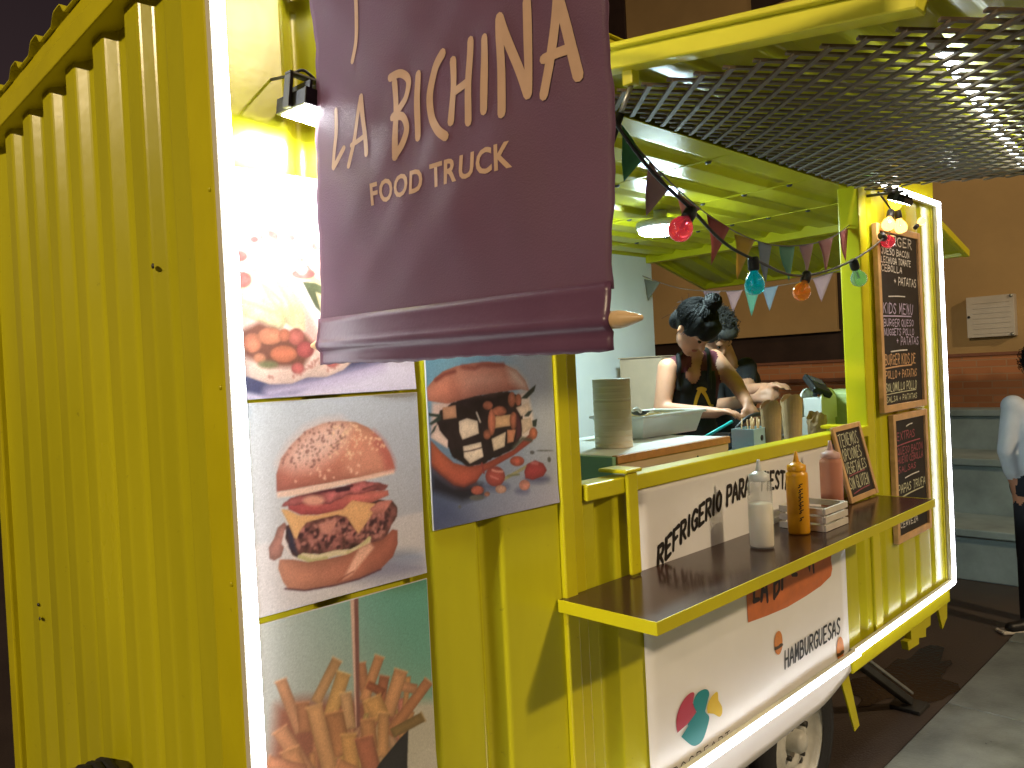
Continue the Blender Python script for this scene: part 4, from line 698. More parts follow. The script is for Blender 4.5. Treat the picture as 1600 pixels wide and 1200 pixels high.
# ================================================================== purple banner on a bracket
bn = thing('hanging_banner', 'purple cloth banner with cream lettering hung on a wooden rod', 'banner')
XB = .10; V = []; Fc = []; ny, nz = 60, 90
def bx(y, z):
    s = max(0, z-1.78); k = (-.13-y)/.63
    e = min(1, s/.20); e = e*e*(3-2*e); return XB+e*(.005*math.sin(y*11+z*5)+.004*math.sin(z*17-y*7)+.0022*math.sin(21*(z*.5+y*.8)))+(.25+.75*e)*(.0011*math.sin(46*(z*.9+y*.45)+3*math.sin(9*y+5*z))+.0008*math.sin(70*(y*.8-z*.5)+2*math.sin(13*z)))
for j in range(nz+1):
    z = 1.808+(2.66-1.808)*j/nz; ed = .003*math.sin(z*60)+.002*math.sin(z*143)
    y0 = -.133-.030*(z-1.78)/.57+ed*.5; y1 = -.757-.010*(z-1.78)/.35-ed*.4
    for i in range(ny+1):
        y = y0+(y1-y0)*i/ny; V.append((bx(y, z), y, z))
for j in range(nz):
    for i in range(ny): a = j*(ny+1)+i; Fc.append((a, a+ny+1, a+ny+2, a+1))
cl = pymesh('cloth', V, Fc, M['purple'], bn, True); so = cl.modifiers.new('thick', 'SOLIDIFY'); so.thickness = .0012; so.offset = -1
# hem wrapped round the rod, with a loose flap below
V = []; Fc = []; prof = []
for k in range(15):
    a = R(90+180*k/14); prof.append((.0+.0112*math.cos(a), .0112*math.sin(a)+.0))
prof = [(-.0038, .044), (-.0044, .034), (-.0058, .024), (-.0085, .013)]+[(p[0]-.001, p[1]) for p in prof[4:12]]+[(-.0035, -.013), (-.0045, -.020), (-.0048, -.028), (-.0045, -.034)]
for i in range(ny+1):
    y = -.134+(-.757+.134)*i/ny; zc = 1.783+(-.010)*(i/ny)
    for k, (dx, dz) in enumerate(prof):
        f = .0012*math.sin(i*.16+k*.2)*(1 if k > 12 else 0); V.append((XB+dx+f+.001, y, zc+dz+(.0014*math.sin(i*.21)+.0007*math.sin(i*1.7) if k == len(prof)-1 else 0)))
n_ = len(prof)
for i in range(ny):
    for k in range(n_-1): a = i*n_+k; Fc.append((a, a+1, a+n_+1, a+n_))
hem = pymesh('hem', V, Fc, mat('purple_vinyl_hem', (.114, .050, .098), .34, var=.09, vscale=14, bump=.10, bscale=120), bn, True); so = hem.modifiers.new('thick', 'SOLIDIFY'); so.thickness = .0012
lathe('rod', [(0, -.031), (.004, -.024), (.009, -.004), (.0100, .004), (.0100, .622), (.0102, .634), (.0090, .643), (.0045, .660), (.003, .665), (0, .667)], M['rod'], bn, (XB, -.130, 1.783), (0, -1, -.015), 18)
tube('bracket_arm', [(XB, -.012, 2.69), (XB, -.80, 2.69)], .012, M['black'], bn); tube('bracket_brace', [(XB, -.012, 2.85), (XB, -.45, 2.70)], .008, M['black'], bn)
tube('bracket_drop', [(XB, -.018, 2.50), (XB, -.018, 2.86)], .011, M['black'], bn)
bm = bmesh.new(); add_tube(bm, [(XB, -.14, 2.672), (XB, -.80, 2.672)], .016, 12); bmobj('top_hem', bm, M['purple'], bn, True)
frb = lambda a, b, h=0.: Vector((bx(-a, b)-.0020-h, -a, b))
LG = (1, 2, 2, 3, 3, 3, 4, 4, 4, 5, 6, 7, 7, 7, 8, 9, 9, 9, 10, 10, 10); LT = {}
def bstroke(k, w, pts):
    add_stroke(LT.setdefault(LG[k], bmesh.new()), [(-p[1], p[2]) for p in pts], w, frb, .00004*k, n=6)
bstroke(0, 0.0096, [(0,-0.2862,2.3256),(0,-0.2806,2.2796),(0,-0.2744,2.2473),(0,-0.2587,2.2219)])
bstroke(1, 0.0090, [(0,-0.2106,2.1575),(0,-0.2126,2.1174),(0,-0.2063,2.0865),(0,-0.2016,2.0666)])
bstroke(2, 0.0096, [(0,-0.2029,2.0663),(0,-0.2172,2.0750),(0,-0.2344,2.0899)])
bstroke(3, 0.0090, [(0,-0.2482,2.0584),(0,-0.2608,2.0913),(0,-0.2720,2.1233),(0,-0.2839,2.1574)])
bstroke(4, 0.0107, [(0,-0.2840,2.1580),(0,-0.2892,2.1222),(0,-0.2936,2.0902),(0,-0.2963,2.0669)])
bstroke(5, 0.0079, [(0,-0.2550,2.0899),(0,-0.2735,2.0924),(0,-0.2916,2.0955)])
bstroke(6, 0.0130, [(0,-0.3725,2.1536),(0,-0.3728,2.1196),(0,-0.3724,2.0772),(0,-0.3728,2.0444)])
bstroke(7, 0.0119, [(0,-0.3632,2.1629),(0,-0.3875,2.1621),(0,-0.4055,2.1469),(0,-0.4004,2.1247),(0,-0.3832,2.1134),(0,-0.3637,2.1050)])
bstroke(8, 0.0119, [(0,-0.3637,2.1050),(0,-0.3901,2.0986),(0,-0.3998,2.0799),(0,-0.3895,2.0600),(0,-0.3717,2.0440)])
bstroke(9, 0.0133, [(0,-0.4291,2.1474),(0,-0.4271,2.1171),(0,-0.4255,2.0860),(0,-0.4244,2.0603)])
bstroke(10, 0.0133, [(0,-0.4898,2.1566),(0,-0.4693,2.1418),(0,-0.4541,2.1125),(0,-0.4564,2.0808),(0,-0.4722,2.0576),(0,-0.4894,2.0441)])
bstroke(11, 0.0133, [(0,-0.5087,2.1404),(0,-0.5069,2.1122),(0,-0.5030,2.0864),(0,-0.5002,2.0619)])
bstroke(12, 0.0133, [(0,-0.5459,2.1541),(0,-0.5421,2.1221),(0,-0.5376,2.0855),(0,-0.5342,2.0529)])
bstroke(13, 0.0113, [(0,-0.5069,2.0997),(0,-0.5240,2.1012),(0,-0.5398,2.1036)])
bstroke(14, 0.0133, [(0,-0.5755,2.1465),(0,-0.5720,2.1157),(0,-0.5680,2.0854),(0,-0.5652,2.0592)])
bstroke(15, 0.0141, [(0,-0.6075,2.1607),(0,-0.6032,2.1226),(0,-0.5986,2.0821),(0,-0.5977,2.0469)])
bstroke(16, 0.0147, [(0,-0.6082,2.1594),(0,-0.6190,2.1257),(0,-0.6321,2.0886),(0,-0.6420,2.0589)])
bstroke(17, 0.0136, [(0,-0.6552,2.1626),(0,-0.6513,2.1285),(0,-0.6471,2.0893),(0,-0.6427,2.0587)])
bstroke(18, 0.0136, [(0,-0.6676,2.0499),(0,-0.6790,2.0794),(0,-0.6900,2.1152),(0,-0.7014,2.1491)])
bstroke(19, 0.0153, [(0,-0.7035,2.1489),(0,-0.7085,2.1192),(0,-0.7140,2.0865),(0,-0.7196,2.0580)])
bstroke(20, 0.0119, [(0,-0.6718,2.0907),(0,-0.6899,2.0917),(0,-0.7102,2.0913)])
for b_ in LT.values(): bmobj_keep('letter', b_, M['cream'], bn)
adv = 0
for ch in 'FOOD TRUCK':
    if ch == ' ': adv += .0125; continue
    lo_ = font_mesh('small_letter', ch, .0455, M['cream'], bn, lambda a, b, h: Vector((a, b, 0)), bold=.0012, sx=.98)
    x_lo = min(v.co.x for v in lo_.data.vertices); x_hi = max(v.co.x for v in lo_.data.vertices)
    for v in lo_.data.vertices:
        a = adv+v.co.x-x_lo; v.co = (bx(-.306-a, 1.986+v.co.y-a*.03)-.0020, -.306-a, 1.986+v.co.y-a*.03)
    adv += x_hi-x_lo+.0040
FT_END = adv

# ================================================================== white vinyl panel on the front
wp = thing('vinyl_panel', 'white vinyl panel with slanted black lettering under the serving window', 'sign')
V = []; Fc = []; nx, nzz = 26, 40
def wy(x, z):
    y = -.010-.002*math.sin(x*5)
    if z < .56: y -= .16*(.56-z)**1.5
    return y
def zbot(x): return .435+.05*max(0, (x-2.15)/.30)**1.5
for j in range(nzz+1):
    for i in range(nx+1):
        x = 1.128+(2.45-1.128)*i/nx; z = zbot(x)+(1.392-zbot(x))*j/nzz; V.append((x, wy(x, z), z))
for j in range(nzz):
    for i in range(nx): a = j*(nx+1)+i; Fc.append((a, a+1, a+nx+2, a+nx+1))
vs_ = pymesh('sheet', V, Fc, M['vinyl'], wp, True); so = vs_.modifiers.new('thick', 'SOLIDIFY'); so.thickness = .002; so.offset = -1
FW = lambda a, b, h=0.: Vector((a, wy(a, b)-.0012-h, b))
def arch(nm, par, m, txt, x, zf, lw, ht, st, shear, gap, fr):
    for k, ch in enumerate(txt):
        if ch == ' ': x += lw*.8; continue
        bm = bmesh.new()
        wd = lw*(.42 if ch == 'I' else 1.); xm = x+wd/2; sl = (zf(xm+.01)-zf(xm-.01))/.02
        for q, stt in enumerate(SF[ch]):
            pts = [(x+a*wd*(1 if ch != 'I' else 1)+b*ht*shear, zf(xm)+b*ht+(a-.5)*wd*sl) for a, b in stt]
            add_stroke(bm, pts, st, fr, .0001*((q+k*3) % 7), n=3, taper=lambda t: 1.12-.3*t)
        bmobj_keep(nm, bm, m, par)
        x += wd+gap
    return x
arch('letter', wp, M['ink'], 'REFRIGERIO PARA   FIESTAS', 1.200, lambda x: 1.288-.415*(x-1.77)**2, .0290, .056, .0125, .14, .0098, FW)
arch('letter', wp, M['ink'], 'HAMBURGUESAS', 1.912, lambda x: .657, .030, .058, .0095, .10, .0088, FW)
pl = poly2('brushstroke', [(1.672, 1.02), (1.674, .935), (1.681, .925), (1.676, .878), (1.80, .868), (1.95, .860), (2.10, .864), (2.22, .872), (2.31, .890), (2.325, .915), (2.316, .95), (2.328, .98), (2.31, 1.02)], FW, .0006, M['orange'], wp)
arch('letter', pl, M['dkbrown'], 'LA BICHINA', 1.715, lambda x: .925+.012*math.sin(x*30), .042, .085, .017, .1, .011, lambda a, b, h=0.: FW(a, b, h+.0012))
def blob(pts, col, name, k):
    P = smoothpath([(a, b, 0) for a, b in pts+pts[:1]], 6); return poly2(name, [(p.x, p.y) for p in P[:-1]], FW, .0006+.0003*k, col, wp)
blob([(p[0], p[2]) for p in ([(1.2571,0,0.6702),(1.2540,0,0.6952),(1.2614,0,0.7221),(1.2828,0,0.7444),(1.3103,0,0.7577),(1.3375,0,0.7608),(1.3517,0,0.7517),(1.3393,0,0.7331),(1.3533,0,0.7057),(1.3581,0,0.6813),(1.3436,0,0.6712),(1.3233,0,0.6726),(1.3076,0,0.6857),(1.2774,0,0.6796)])], mat('crimson_print', (.42, .035, .07), .45, var=.05), 'logo_petal', 0)
blob([(p[0], p[2]) for p in ([(1.2751,0,0.6526),(1.3095,0,0.6682),(1.3104,0,0.6791),(1.3363,0,0.6654),(1.3605,0,0.6690),(1.3641,0,0.6868),(1.3426,0,0.7244),(1.3638,0,0.7478),(1.3988,0,0.7499),(1.4228,0,0.7402),(1.4285,0,0.7229),(1.4089,0,0.7023),(1.4042,0,0.6808),(1.4230,0,0.6589),(1.4100,0,0.6325),(1.3865,0,0.6063),(1.3581,0,0.5996),(1.3248,0,0.6093)])], mat('teal_print', (.0, .21, .23), .45, var=.05), 'logo_petal', 1)
blob([(p[0], p[2]) for p in ([(1.4149,0,0.6732),(1.4137,0,0.6929),(1.4310,0,0.7104),(1.4571,0,0.7194),(1.4752,0,0.7163),(1.4774,0,0.6912),(1.4947,0,0.6677),(1.4943,0,0.6460),(1.4775,0,0.6408),(1.4483,0,0.6598)])], mat('sun_print', (.66, .46, .01), .45, var=.05), 'logo_petal', 2)
arch('logo_letter', wp, M['ink'], 'PROCREART', 1.185, lambda x: .548, .026, .030, .0030, 0., .0145, FW)
for cx, cz, rx, rz in ((1.874, .757, .032, .040), (2.363, .595, .034, .048)):
    blob([(cx+rx*math.cos(a)*.95, cz+rz*math.sin(a)) for a in [2*math.pi*k/12 for k in range(12)]], mat('orange_print', (.62, .22, .04), .45, var=.2, vscale=60), 'burger_icon', 1)
    blob([(cx-rx*.9, cz-rz*.15), (cx-rx*.3, cz-rz*.30), (cx+rx*.3, cz-rz*.16), (cx+rx*.9, cz-rz*.25), (cx+rx*.9, cz-rz*.45), (cx, cz-rz*.50), (cx-rx*.9, cz-rz*.42)], mat('icon_dark', (.06, .035, .01), .5, var=.2, vscale=80), 'burger_icon_filling', 2)

# ================================================================== chalkboards
def chalkboard(name, label, o, r, u, w_, h_, fw=.024, th=.014):
    t = thing(name, label, 'chalkboard'); fr = frame3(o, r, u); n = Vector(r).cross(Vector(u)).normalized()
    def slab(nm, a0, a1, b0, b1, d0, d1, m):
        bm = bmesh.new(); c = [(a, b, d) for d in (d0, d1) for b in (b0, b1) for a in (a0, a1)]; v = [bm.verts.new(fr(*p)) for p in c]
        for f in ((0, 1, 3, 2), (4, 6, 7, 5), (0, 4, 5, 1), (2, 3, 7, 6), (0, 2, 6, 4), (1, 5, 7, 3)): bm.faces.new([v[i] for i in f])
        bmesh.ops.bevel(bm, geom=bm.edges[:], offset=.0015, segments=1, affect='EDGES'); return bmobj(nm, bm, m, t)
    slab('board', fw-.004, w_-fw+.004, fw-.004, h_-fw+.004, .001, th*.5, M['board'])
    slab('frame_bar', 0, fw, 0, h_, 0, th, M['wood']); slab('frame_bar', w_-fw, w_, 0, h_, 0, th, M['wood'])
    slab('frame_bar', fw+.0005, w_-fw-.0005, 0, fw, 0, th-.001, M['wood']); slab('frame_bar', fw+.0005, w_-fw-.0005, h_-fw, h_, 0, th-.001, M['wood'])
    return t, (lambda a, b, h=0.: fr(a, b, th*.5+.0004+h))
def chalklines(t, fr, rows):
    for k, (txt, x, y, lw, ht, st, m) in enumerate(rows):
        bm = bmesh.new()
        if txt == '_': add_stroke(bm, [(x, y), (x+lw*.5, y+ht), (x+lw, y+ht*1.3)], st, fr, .0001, n=5)
        else: add_text(bm, txt, fr, x, y, st, lw, ht, gap=.28, jit=.07, shear=.12)
        bmobj_keep('chalk_line', bm, M[m], t)['kind'] = 'stuff'
t, fr = chalkboard('menu_chalkboard', 'tall narrow chalkboard menu with a pale wooden frame by the window', (2.872, -.004, 1.468), (1, 0, 0), (0, 0, 1), .535, .815, .030, .022)
chalklines(t, fr, [('BURGER', .07, .735, .050, .042, .0060, 'chalk'), ('QUESO BACON', .06, .690, .026, .028, .0045, 'chalk'), ('LECHUGA TOMATE', .06, .652, .021, .026, .0045, 'chalk'), ('CEBOLLA', .06, .616, .028, .026, .0045, 'chalk'), ('+ PATATAS', .20, .560, .026, .034, .0050, 'chalk'),
 ('_', .13, .505, .20, .004, .005, 'chalk'), ('KIDS MENU', .06, .430, .036, .046, .0058, 'chalk_l'), ('_', .06, .418, .34, .002, .006, 'chalk_l'), ('BURGER QUESO', .06, .375, .025, .030, .0045, 'chalk_l'), ('NUGGETS POLLO', .06, .335, .023, .028, .0045, 'chalk_l'), ('+ PATATAS', .20, .292, .026, .034, .0050, 'chalk_l'),
 ('_', .13, .262, .20, .004, .006, 'chalk'), ('BURGER KIDS DE', .055, .205, .0235, .044, .0055, 'chalk_o'), ('_', .06, .190, .32, .006, .007, 'chalk_o'), ('POLLO + PATATAS', .055, .145, .0215, .032, .0048, 'chalk_o'),
 ('SOLOMILLO POLLO', .05, .088, .0215, .036, .0050, 'chalk_g'), ('_', .06, .076, .36, .004, .004, 'chalk_g'), ('SALSA + PATATAS', .055, .042, .021, .024, .0040, 'chalk_g')])
t, fr = chalkboard('lower_chalkboard', 'wooden framed chalkboard hung below the tall menu, passing behind the shelf', (2.968, -.004, .885), (1, 0, 0), (0, 0, 1), .435, .567, .028, .022)
chalklines(t, fr, [('_', .18, .505, .08, .006, .005, 'chalk'), ('EXTRAS', .06, .45, .030, .034, .0045, 'chalk_r'), ('_', .05, .425, .30, .006, .006, 'chalk_r'), ('QUESO BACON', .06, .385, .024, .030, .0042, 'chalk_r'), ('HUEVO CEBOLLA', .06, .345, .020, .030, .0042, 'chalk_r'), ('SALSAS', .06, .305, .03, .026, .0042, 'chalk_r'),
 ('_', .14, .275, .18, .006, .005, 'chalk'), ('PAPAS TRUFA', .05, .215, .026, .036, .0052, 'chalk_g'), ('_', .05, .192, .32, .010, .006, 'chalk_g'), ('REFRESCO AGUA', .06, .10, .02, .03, .004, 'chalk'), ('CERVEZA', .06, .06, .025, .025, .004, 'chalk')])
t, fr = chalkboard('small_chalkboard', 'small chalkboard leaning on the sill at the far end of the shelf', (2.352, -.074, 1.163), (.998, 0, .02), (-.03, .205, .978), .262, .292, .020, .012)
chalklines(t, fr, [('TENEMOS', .036, .212, .0205, .046, .0040, 'chalk_g'), ('OPCIONES', .036, .158, .0185, .042, .0040, 'chalk_g'), ('VEGETALES', .034, .108, .0170, .038, .0040, 'chalk_g'), ('_', .05, .098, .15, .004, .004, 'chalk_r'), ('SIN GLUTEN', .032, .048, .0158, .042, .0042, 'chalk_g'), ('_', .05, .030, .16, .008, .004, 'chalk_r')])
# ================================================================== things on the serving shelf
SZ = 1.1625
def bottle(name, label, x, y, r, h, m_body, cap_m, fill=None, fill_m=None):
    t = thing(name, label, 'bottle')
    lathe('body', [(0, 0), (r*.92, 0), (r, .006), (r, h*.70), (r*.97, h*.735), (r*.80, h*.755), (r*.78, h*.77), (0, h*.77)], m_body, t, (x, y, SZ), seg=28)
    if fill: lathe('sauce', [(0, .004), (r*.93, .005), (r*.955, .010), (r*.955, h*fill), (0, h*fill)], fill_m, t, (x, y, SZ), seg=28)
    lathe('cap', [(r*.84, h*.765), (r*.86, h*.775), (r*.84, h*.83), (r*.62, h*.845), (r*.36, h*.87), (0, h*.87)], cap_m, t, (x, y, SZ), seg=28)
    lathe('nozzle', [(r*.30, h*.865), (r*.20, h*.93), (r*.13, h), (0, h*1.002)], cap_m, t, (x, y, SZ), seg=16)
    return t
clear = mat('cloudy_plastic', (.85, .87, .84), .22, var=.03, trans=.5, ior=1.15, alpha=.45)
mayo = mat('mayonnaise', (.76, .68, .52), .35, var=.04, sss=.1)
b = bottle('squeeze_bottle', 'clear squeeze bottle half full of white sauce on the shelf', 1.553, -.141, .036, .262, clear, mat('cloudy_cap', (.70, .70, .66), .35, var=.03, trans=.2), .50, mayo)
mus = mat('mustard_plastic', (.72, .34, .012), .32, var=.04, sss=.05)
b = bottle('squeeze_bottle', 'solid yellow mustard squeeze bottle with black writing', 1.79, -.144, .034, .262, mus, mus)
def on_cyl(cx, cy, r, a0):
    return lambda a, z, h=0.: Vector((cx+(r+.0006+h)*math.cos(a0+a/r), cy+(r+.0006+h)*math.sin(a0+a/r), SZ+z))
fr = on_cyl(1.79, -.144, .034, R(-138)); bm = bmesh.new()
for k, zz in enumerate((.045, .068, .082, .094, .108, .120, .134, .150)):
    add_stroke(bm, [(-.006, zz), (.0, zz+.004), (-.004, zz+.008), (.006, zz+.012)], .0034, fr, .0001*(k % 4), n=2)
bmobj_keep('writing', bm, M['ink'], b)['kind'] = 'stuff'
pinkp = mat('tinted_bottle', (.80, .36, .24), .3, var=.06, trans=.3, ior=1.15, alpha=.70)
b = bottle('squeeze_bottle', 'pinkish red sauce squeeze bottle behind the white crate', 2.135, -.105, .038, .262, pinkp, mat('pink_cap', (.58, .34, .30), .4, var=.05, trans=.15), .26, mat('dark_red_sauce', (.16, .02, .02), .3, var=.1))
# little white slatted crate
cr = thing('small_crate', 'small white painted slatted wooden crate on the shelf', 'crate')
wpt = mat('white_wood_paint', (.60, .56, .50), .55, var=.12, vscale=20, bump=.2)
x0, x1, y0, y1 = 1.842, 2.015, -.205, -.055
for k, z in enumerate((SZ, SZ+.027, SZ+.054)):
    for yy in (y0, y1): box('slat', (x0, yy-.004, z), (x1, yy+.004, z+.020), wpt, cr, .001)
    for xx in (x0, x1): box('slat', (xx-.004, y0+.0045, z), (xx+.004, y1-.0045, z+.020), wpt, cr, .001)
for xx in (x0+.012, x1-.012):
    for yy in (y0+.011, y1-.011): box('corner_peg', (xx-.006, yy-.006, SZ), (xx+.006, yy+.006, SZ+.072), wpt, cr, .001)
box('bottom', (x0+.005, y0+.005, SZ+.001), (x1-.005, y1-.005, SZ+.006), wpt, cr, .0005)

# ================================================================== inside the truck
t = thing('prep_cabinet', 'white cabinet with a wooden front edge inside the window', 'cabinet')
box('carcass', (1.225, .135, .55), (1.86, .66, 1.4395), M['beige'], t, .003); box('top', (1.228, .150, 1.440), (1.86, .66, 1.4595), M['whitewall'], t, .002); box('edge_strip', (1.222, .128, 1.436), (1.862, .1495, 1.4605), M['ply'], t, .002)
box('side_panel', (1.205, .135, .55), (1.2245, .66, 1.458), mat('green_side', (.20, .36, .24), .5, var=.08), t, .002)
for xx, zz in ((1.30, 1.40), (1.31, 1.385), (1.52, 1.405), (1.60, 1.40), (1.66, 1.41)): lathe('screw', [(0, .003), (.004, .002), (.005, 0)], M['darksteel'], t, (xx, .1348, zz), (0, -1, 0), 8)
t = thing('work_counter', 'low dark work counter behind the sill holding paper cones', 'counter')
box('top', (1.88, .08, 1.335), (3.05, .62, 1.352), mat('grey_counter_top', (.16, .18, .20), .3, var=.2), t, .003); box('carcass', (1.88, .10, .55), (3.05, .60, 1.334), M['whitewall'], t, .003)
t = thing('back_counter', 'pale counter along the back wall of the kitchen', 'counter')
box('carcass', (.4, 1.15, .55), (2.2, 1.68, 1.30), M['whitewall'], t, .004); box('top', (.39, 1.13, 1.301), (2.21, 1.688, 1.33), M['whitewall'], t, .004)
# stack of thin white plates
pr = [(0, 0)]
for k in range(34): z = k*.0066; j = random.uniform(-.0005, .0005); pr += [(.0614+j, z+.0004), (.0622+j, z+.003), (.0614+j, z+.0062)]
pr.append((0, 34*.0066)); tag(lathe('plate_stack', pr, mat('waxed_paper', (.70, .62, .46), .5, var=.06, sss=.1), None, (1.432, .305, 1.460), seg=40), 'tall stack of cream paper plates on the white cabinet', 'plate stack')
# white food tub
t = thing('food_tub', 'shallow white plastic tub of shredded cheese', 'tub')
bm = bmesh.new(); x0, x1, y0, y1, z0, z1 = 1.655, 2.055, .345, .585, 1.461, 1.545
def ring(ins, z): return [bm.verts.new((x, y, z)) for x, y in ((x0+ins, y0+ins), (x1-ins, y0+ins), (x1-ins, y1-ins), (x0+ins, y1-ins))]
rs = [ring(.025, z0), ring(.004, z1-.012), ring(-.006, z1-.012), ring(-.006, z1), ring(.010, z1), ring(.030, z0+.006)]
bm.faces.new(rs[0][::-1]); bm.faces.new(rs[-1])
for a, b_ in zip(rs, rs[1:]):
    for k in range(4): bm.faces.new((a[k], a[(k+1) % 4], b_[(k+1) % 4], b_[k]))
bmesh.ops.bevel(bm, geom=[e for e in bm.edges], offset=.003, segments=1, affect='EDGES'); bmobj('shell', bm, M['whiteplastic'], t)
bm = bmesh.new()
for k in range(260):
    p = Vector((random.uniform(x0+.03, x1-.03), random.uniform(y0+.03, y1-.03), 0)); p.z = 1.508+.026*math.exp(-((p.x-1.86)/.10)**2)+random.uniform(-.004, .006); d = Vector((random.uniform(-1, 1), random.uniform(-1, 1), random.uniform(-.3, .4))).normalized()*.018
    add_tube(bm, [p-d, p+d*.2+Vector((0, 0, .003)), p+d], .0022, 4)
bmobj('shredded_cheese', bm, mat('cheese', (.70, .52, .22), .5, var=.15), t)['kind'] = 'stuff'
t = thing('serving_spoon', 'dark serving spoon lying in the white tub', 'spoon')
tube('handle', smoothpath([(1.66, .36, 1.560), (1.60, .33, 1.575), (1.55, .31, 1.572)]), .006, M['whiteplastic'], t); lathe('bowl', [(0, -.010), (.02, -.006), (.036, .004), (.034, .006), (.018, -.002), (0, -.006)], M['darksteel'], t, (1.69, .385, 1.553), (.1, .1, 1))
# cutlery box, tray, tongs, board
t = thing('cutlery_box', 'small pale blue box of wooden cutlery on the work counter', 'box')
cxx, cyy = (2.363, 0.32, 1.387)[0], .32
for a in ((cxx-.075, cyy-.05, cxx-.071, cyy+.05), (cxx+.071, cyy-.05, cxx+.075, cyy+.05), (cxx-.0705, cyy-.05, cxx+.0705, cyy-.046), (cxx-.0705, cyy+.046, cxx+.0705, cyy+.05)): box('side', (a[0], a[1], 1.3525), (a[2], a[3], 1.445), M['blue'], t, .001)
box('base', (cxx-.07, cyy-.045, 1.3525), (cxx+.07, cyy+.045, 1.357), M['blue'], t, .0005)
for k in range(12): p = Vector((cxx+random.uniform(-.05, .05), cyy+random.uniform(-.03, .03), 1.36)); tube('stick', [p, p+Vector((random.uniform(-.02, .02), random.uniform(-.01, .01), random.uniform(.11, .135)))], .003, M['wood'], t, 5)
lathe('handle_slot', [(0, 0), (.012, 0), (.012, .001), (0, .001)], M['black'], t, (cxx-.01, cyy-.0502, 1.405), (0, -1, 0), 12)
t = thing('griddle', 'black griddle the woman is working at', 'griddle'); box('plate', (2.30, .42, 1.355), (2.60, .60, 1.40), M['black'], t, .006); tube('handle', smoothpath([(2.40, .44, 1.405), (2.46, .40, 1.47), (2.54, .38, 1.488), (2.60, .38, 1.465), (2.62, .38, 1.42)]), .009, M['black'], t)
tag(tube('tongs', [(2.26, .50, 1.40), (2.42, .44, 1.465)], .007, M['teal'], None), 'teal handled tongs beside the griddle', 'tongs')
tag(box('red_tray', (2.02, .36, 1.3525), (2.22, .56, 1.378), M['red'], None, .005), 'red plastic tray next to the pale blue box', 'tray')
tag(box('cling_film', (1.95, .105, 1.3525), (2.12, .145, 1.372), M['blue'], None, .006), 'blue film box lying just behind the sill', 'box')
# kraft paper cones and bag
def cone(x, y, r0, r1, h, label, crumple=.0):
    bm = bmesh.new(); seg = 22; rows = 9; rg = []
    for j in range(rows):
        z = h*j/(rows-1); r = r0+(r1-r0)*j/(rows-1); rr_ = []
        for k in range(seg):
            a = 2*math.pi*k/seg; q = 1+crumple*(random.uniform(-1, 1))*(j/rows)+.03*math.sin(3*a); rr_.append(bm.verts.new((x+r*q*math.cos(a), y+r*q*math.sin(a), 1.3525+z+(.018*math.sin(2*a)+random.uniform(-1, 1)*.01*(1 if crumple else .3) if j == rows-1 else 0))))
        rg.append(rr_)
    for a, b_ in zip(rg, rg[1:]):
        for k in range(seg): bm.faces.new((a[k], a[(k+1) % seg], b_[(k+1) % seg], b_[k]))
    bm.faces.new(rg[0][::-1]); o = bmobj('paper_cone', bm, M['kraft'], None); s_ = o.modifiers.new('t', 'SOLIDIFY'); s_.thickness = .0012
    return tag(o, label, 'paper cone', 'paper cones on the work counter')
cone((2.419, 0.26, 1.463)[0], .26, .034, .043, .185, 'left one of the two tall brown paper cones on the work counter'); cone((2.606, 0.26, 1.448)[0], .26, .034, .046, .200, 'right one of the two tall brown paper cones on the work counter'); cone((2.798, 0.24, 1.375)[0], .24, .036, .044, .110, 'short crumpled brown paper cone nearest the small chalkboard', .10)
# napkin holder, card reader, green box
nx_ = (3.073, 0.34, 1.471)[0]; t = thing('napkin_holder', 'white napkin holder with a rounded top', 'napkin holder')
bm = bmesh.new(); prf = [(-.085, 0), (.085, 0), (.085, .085)]+[(.085*math.cos(a), .085+.06*math.sin(a)) for a in [R(d) for d in range(15, 180, 15)]]+[(-.085, .085)]
for nm, yy in (('plate', .30), ('plate', .40)):
    bm = bmesh.new(); f = bm.faces.new([bm.verts.new((nx_+p[0], yy, 1.43+p[1])) for p in prf]); r = bmesh.ops.extrude_face_region(bm, geom=[f]); bmesh.ops.translate(bm, vec=(0, .008, 0), verts=[v for v in r['geom'] if isinstance(v, bmesh.types.BMVert)]); bmobj(nm, bm, M['whiteplastic'], t)
box('base', (nx_-.085, .3085, 1.3525), (nx_+.085, .3995, 1.44), M['whiteplastic'], t, .002); box('napkins', (nx_-.07, .312, 1.441), (nx_+.07, .396, 1.53), mat('napkin_paper', (.70, .70, .68), .8, var=.05), t, .004)
t = thing('card_reader', 'black card reader propped above the napkin holder', 'card reader')
bm = bmesh.new(); add_box(bm, (-.05, -.075, -.016), (.05, .075, .016), .008); bm.transform(Matrix.Translation((nx_-.02, .345, 1.585)) @ Matrix.Rotation(R(35), 4, 'X') @ Matrix.Rotation(R(-40), 4, 'Z')); bmobj('body', bm, M['black'], t)
bm = bmesh.new(); add_box(bm, (-.038, .0, .0162), (.038, .06, .0175), .001, 1); bm.transform(Matrix.Translation((nx_-.02, .345, 1.585)) @ Matrix.Rotation(R(35), 4, 'X') @ Matrix.Rotation(R(-40), 4, 'Z')); bmobj('screen', bm, mat('reader_screen', (.05, .07, .08), .15, var=0), t)
tube('stand', [(nx_-.02, .36, 1.535), (nx_-.02, .35, 1.575)], .012, M['black'], t)
gx = (3.271, 0.3, 1.457)[0]; t = thing('ticket_printer', 'rounded pale green ticket printer against the right window post', 'printer')
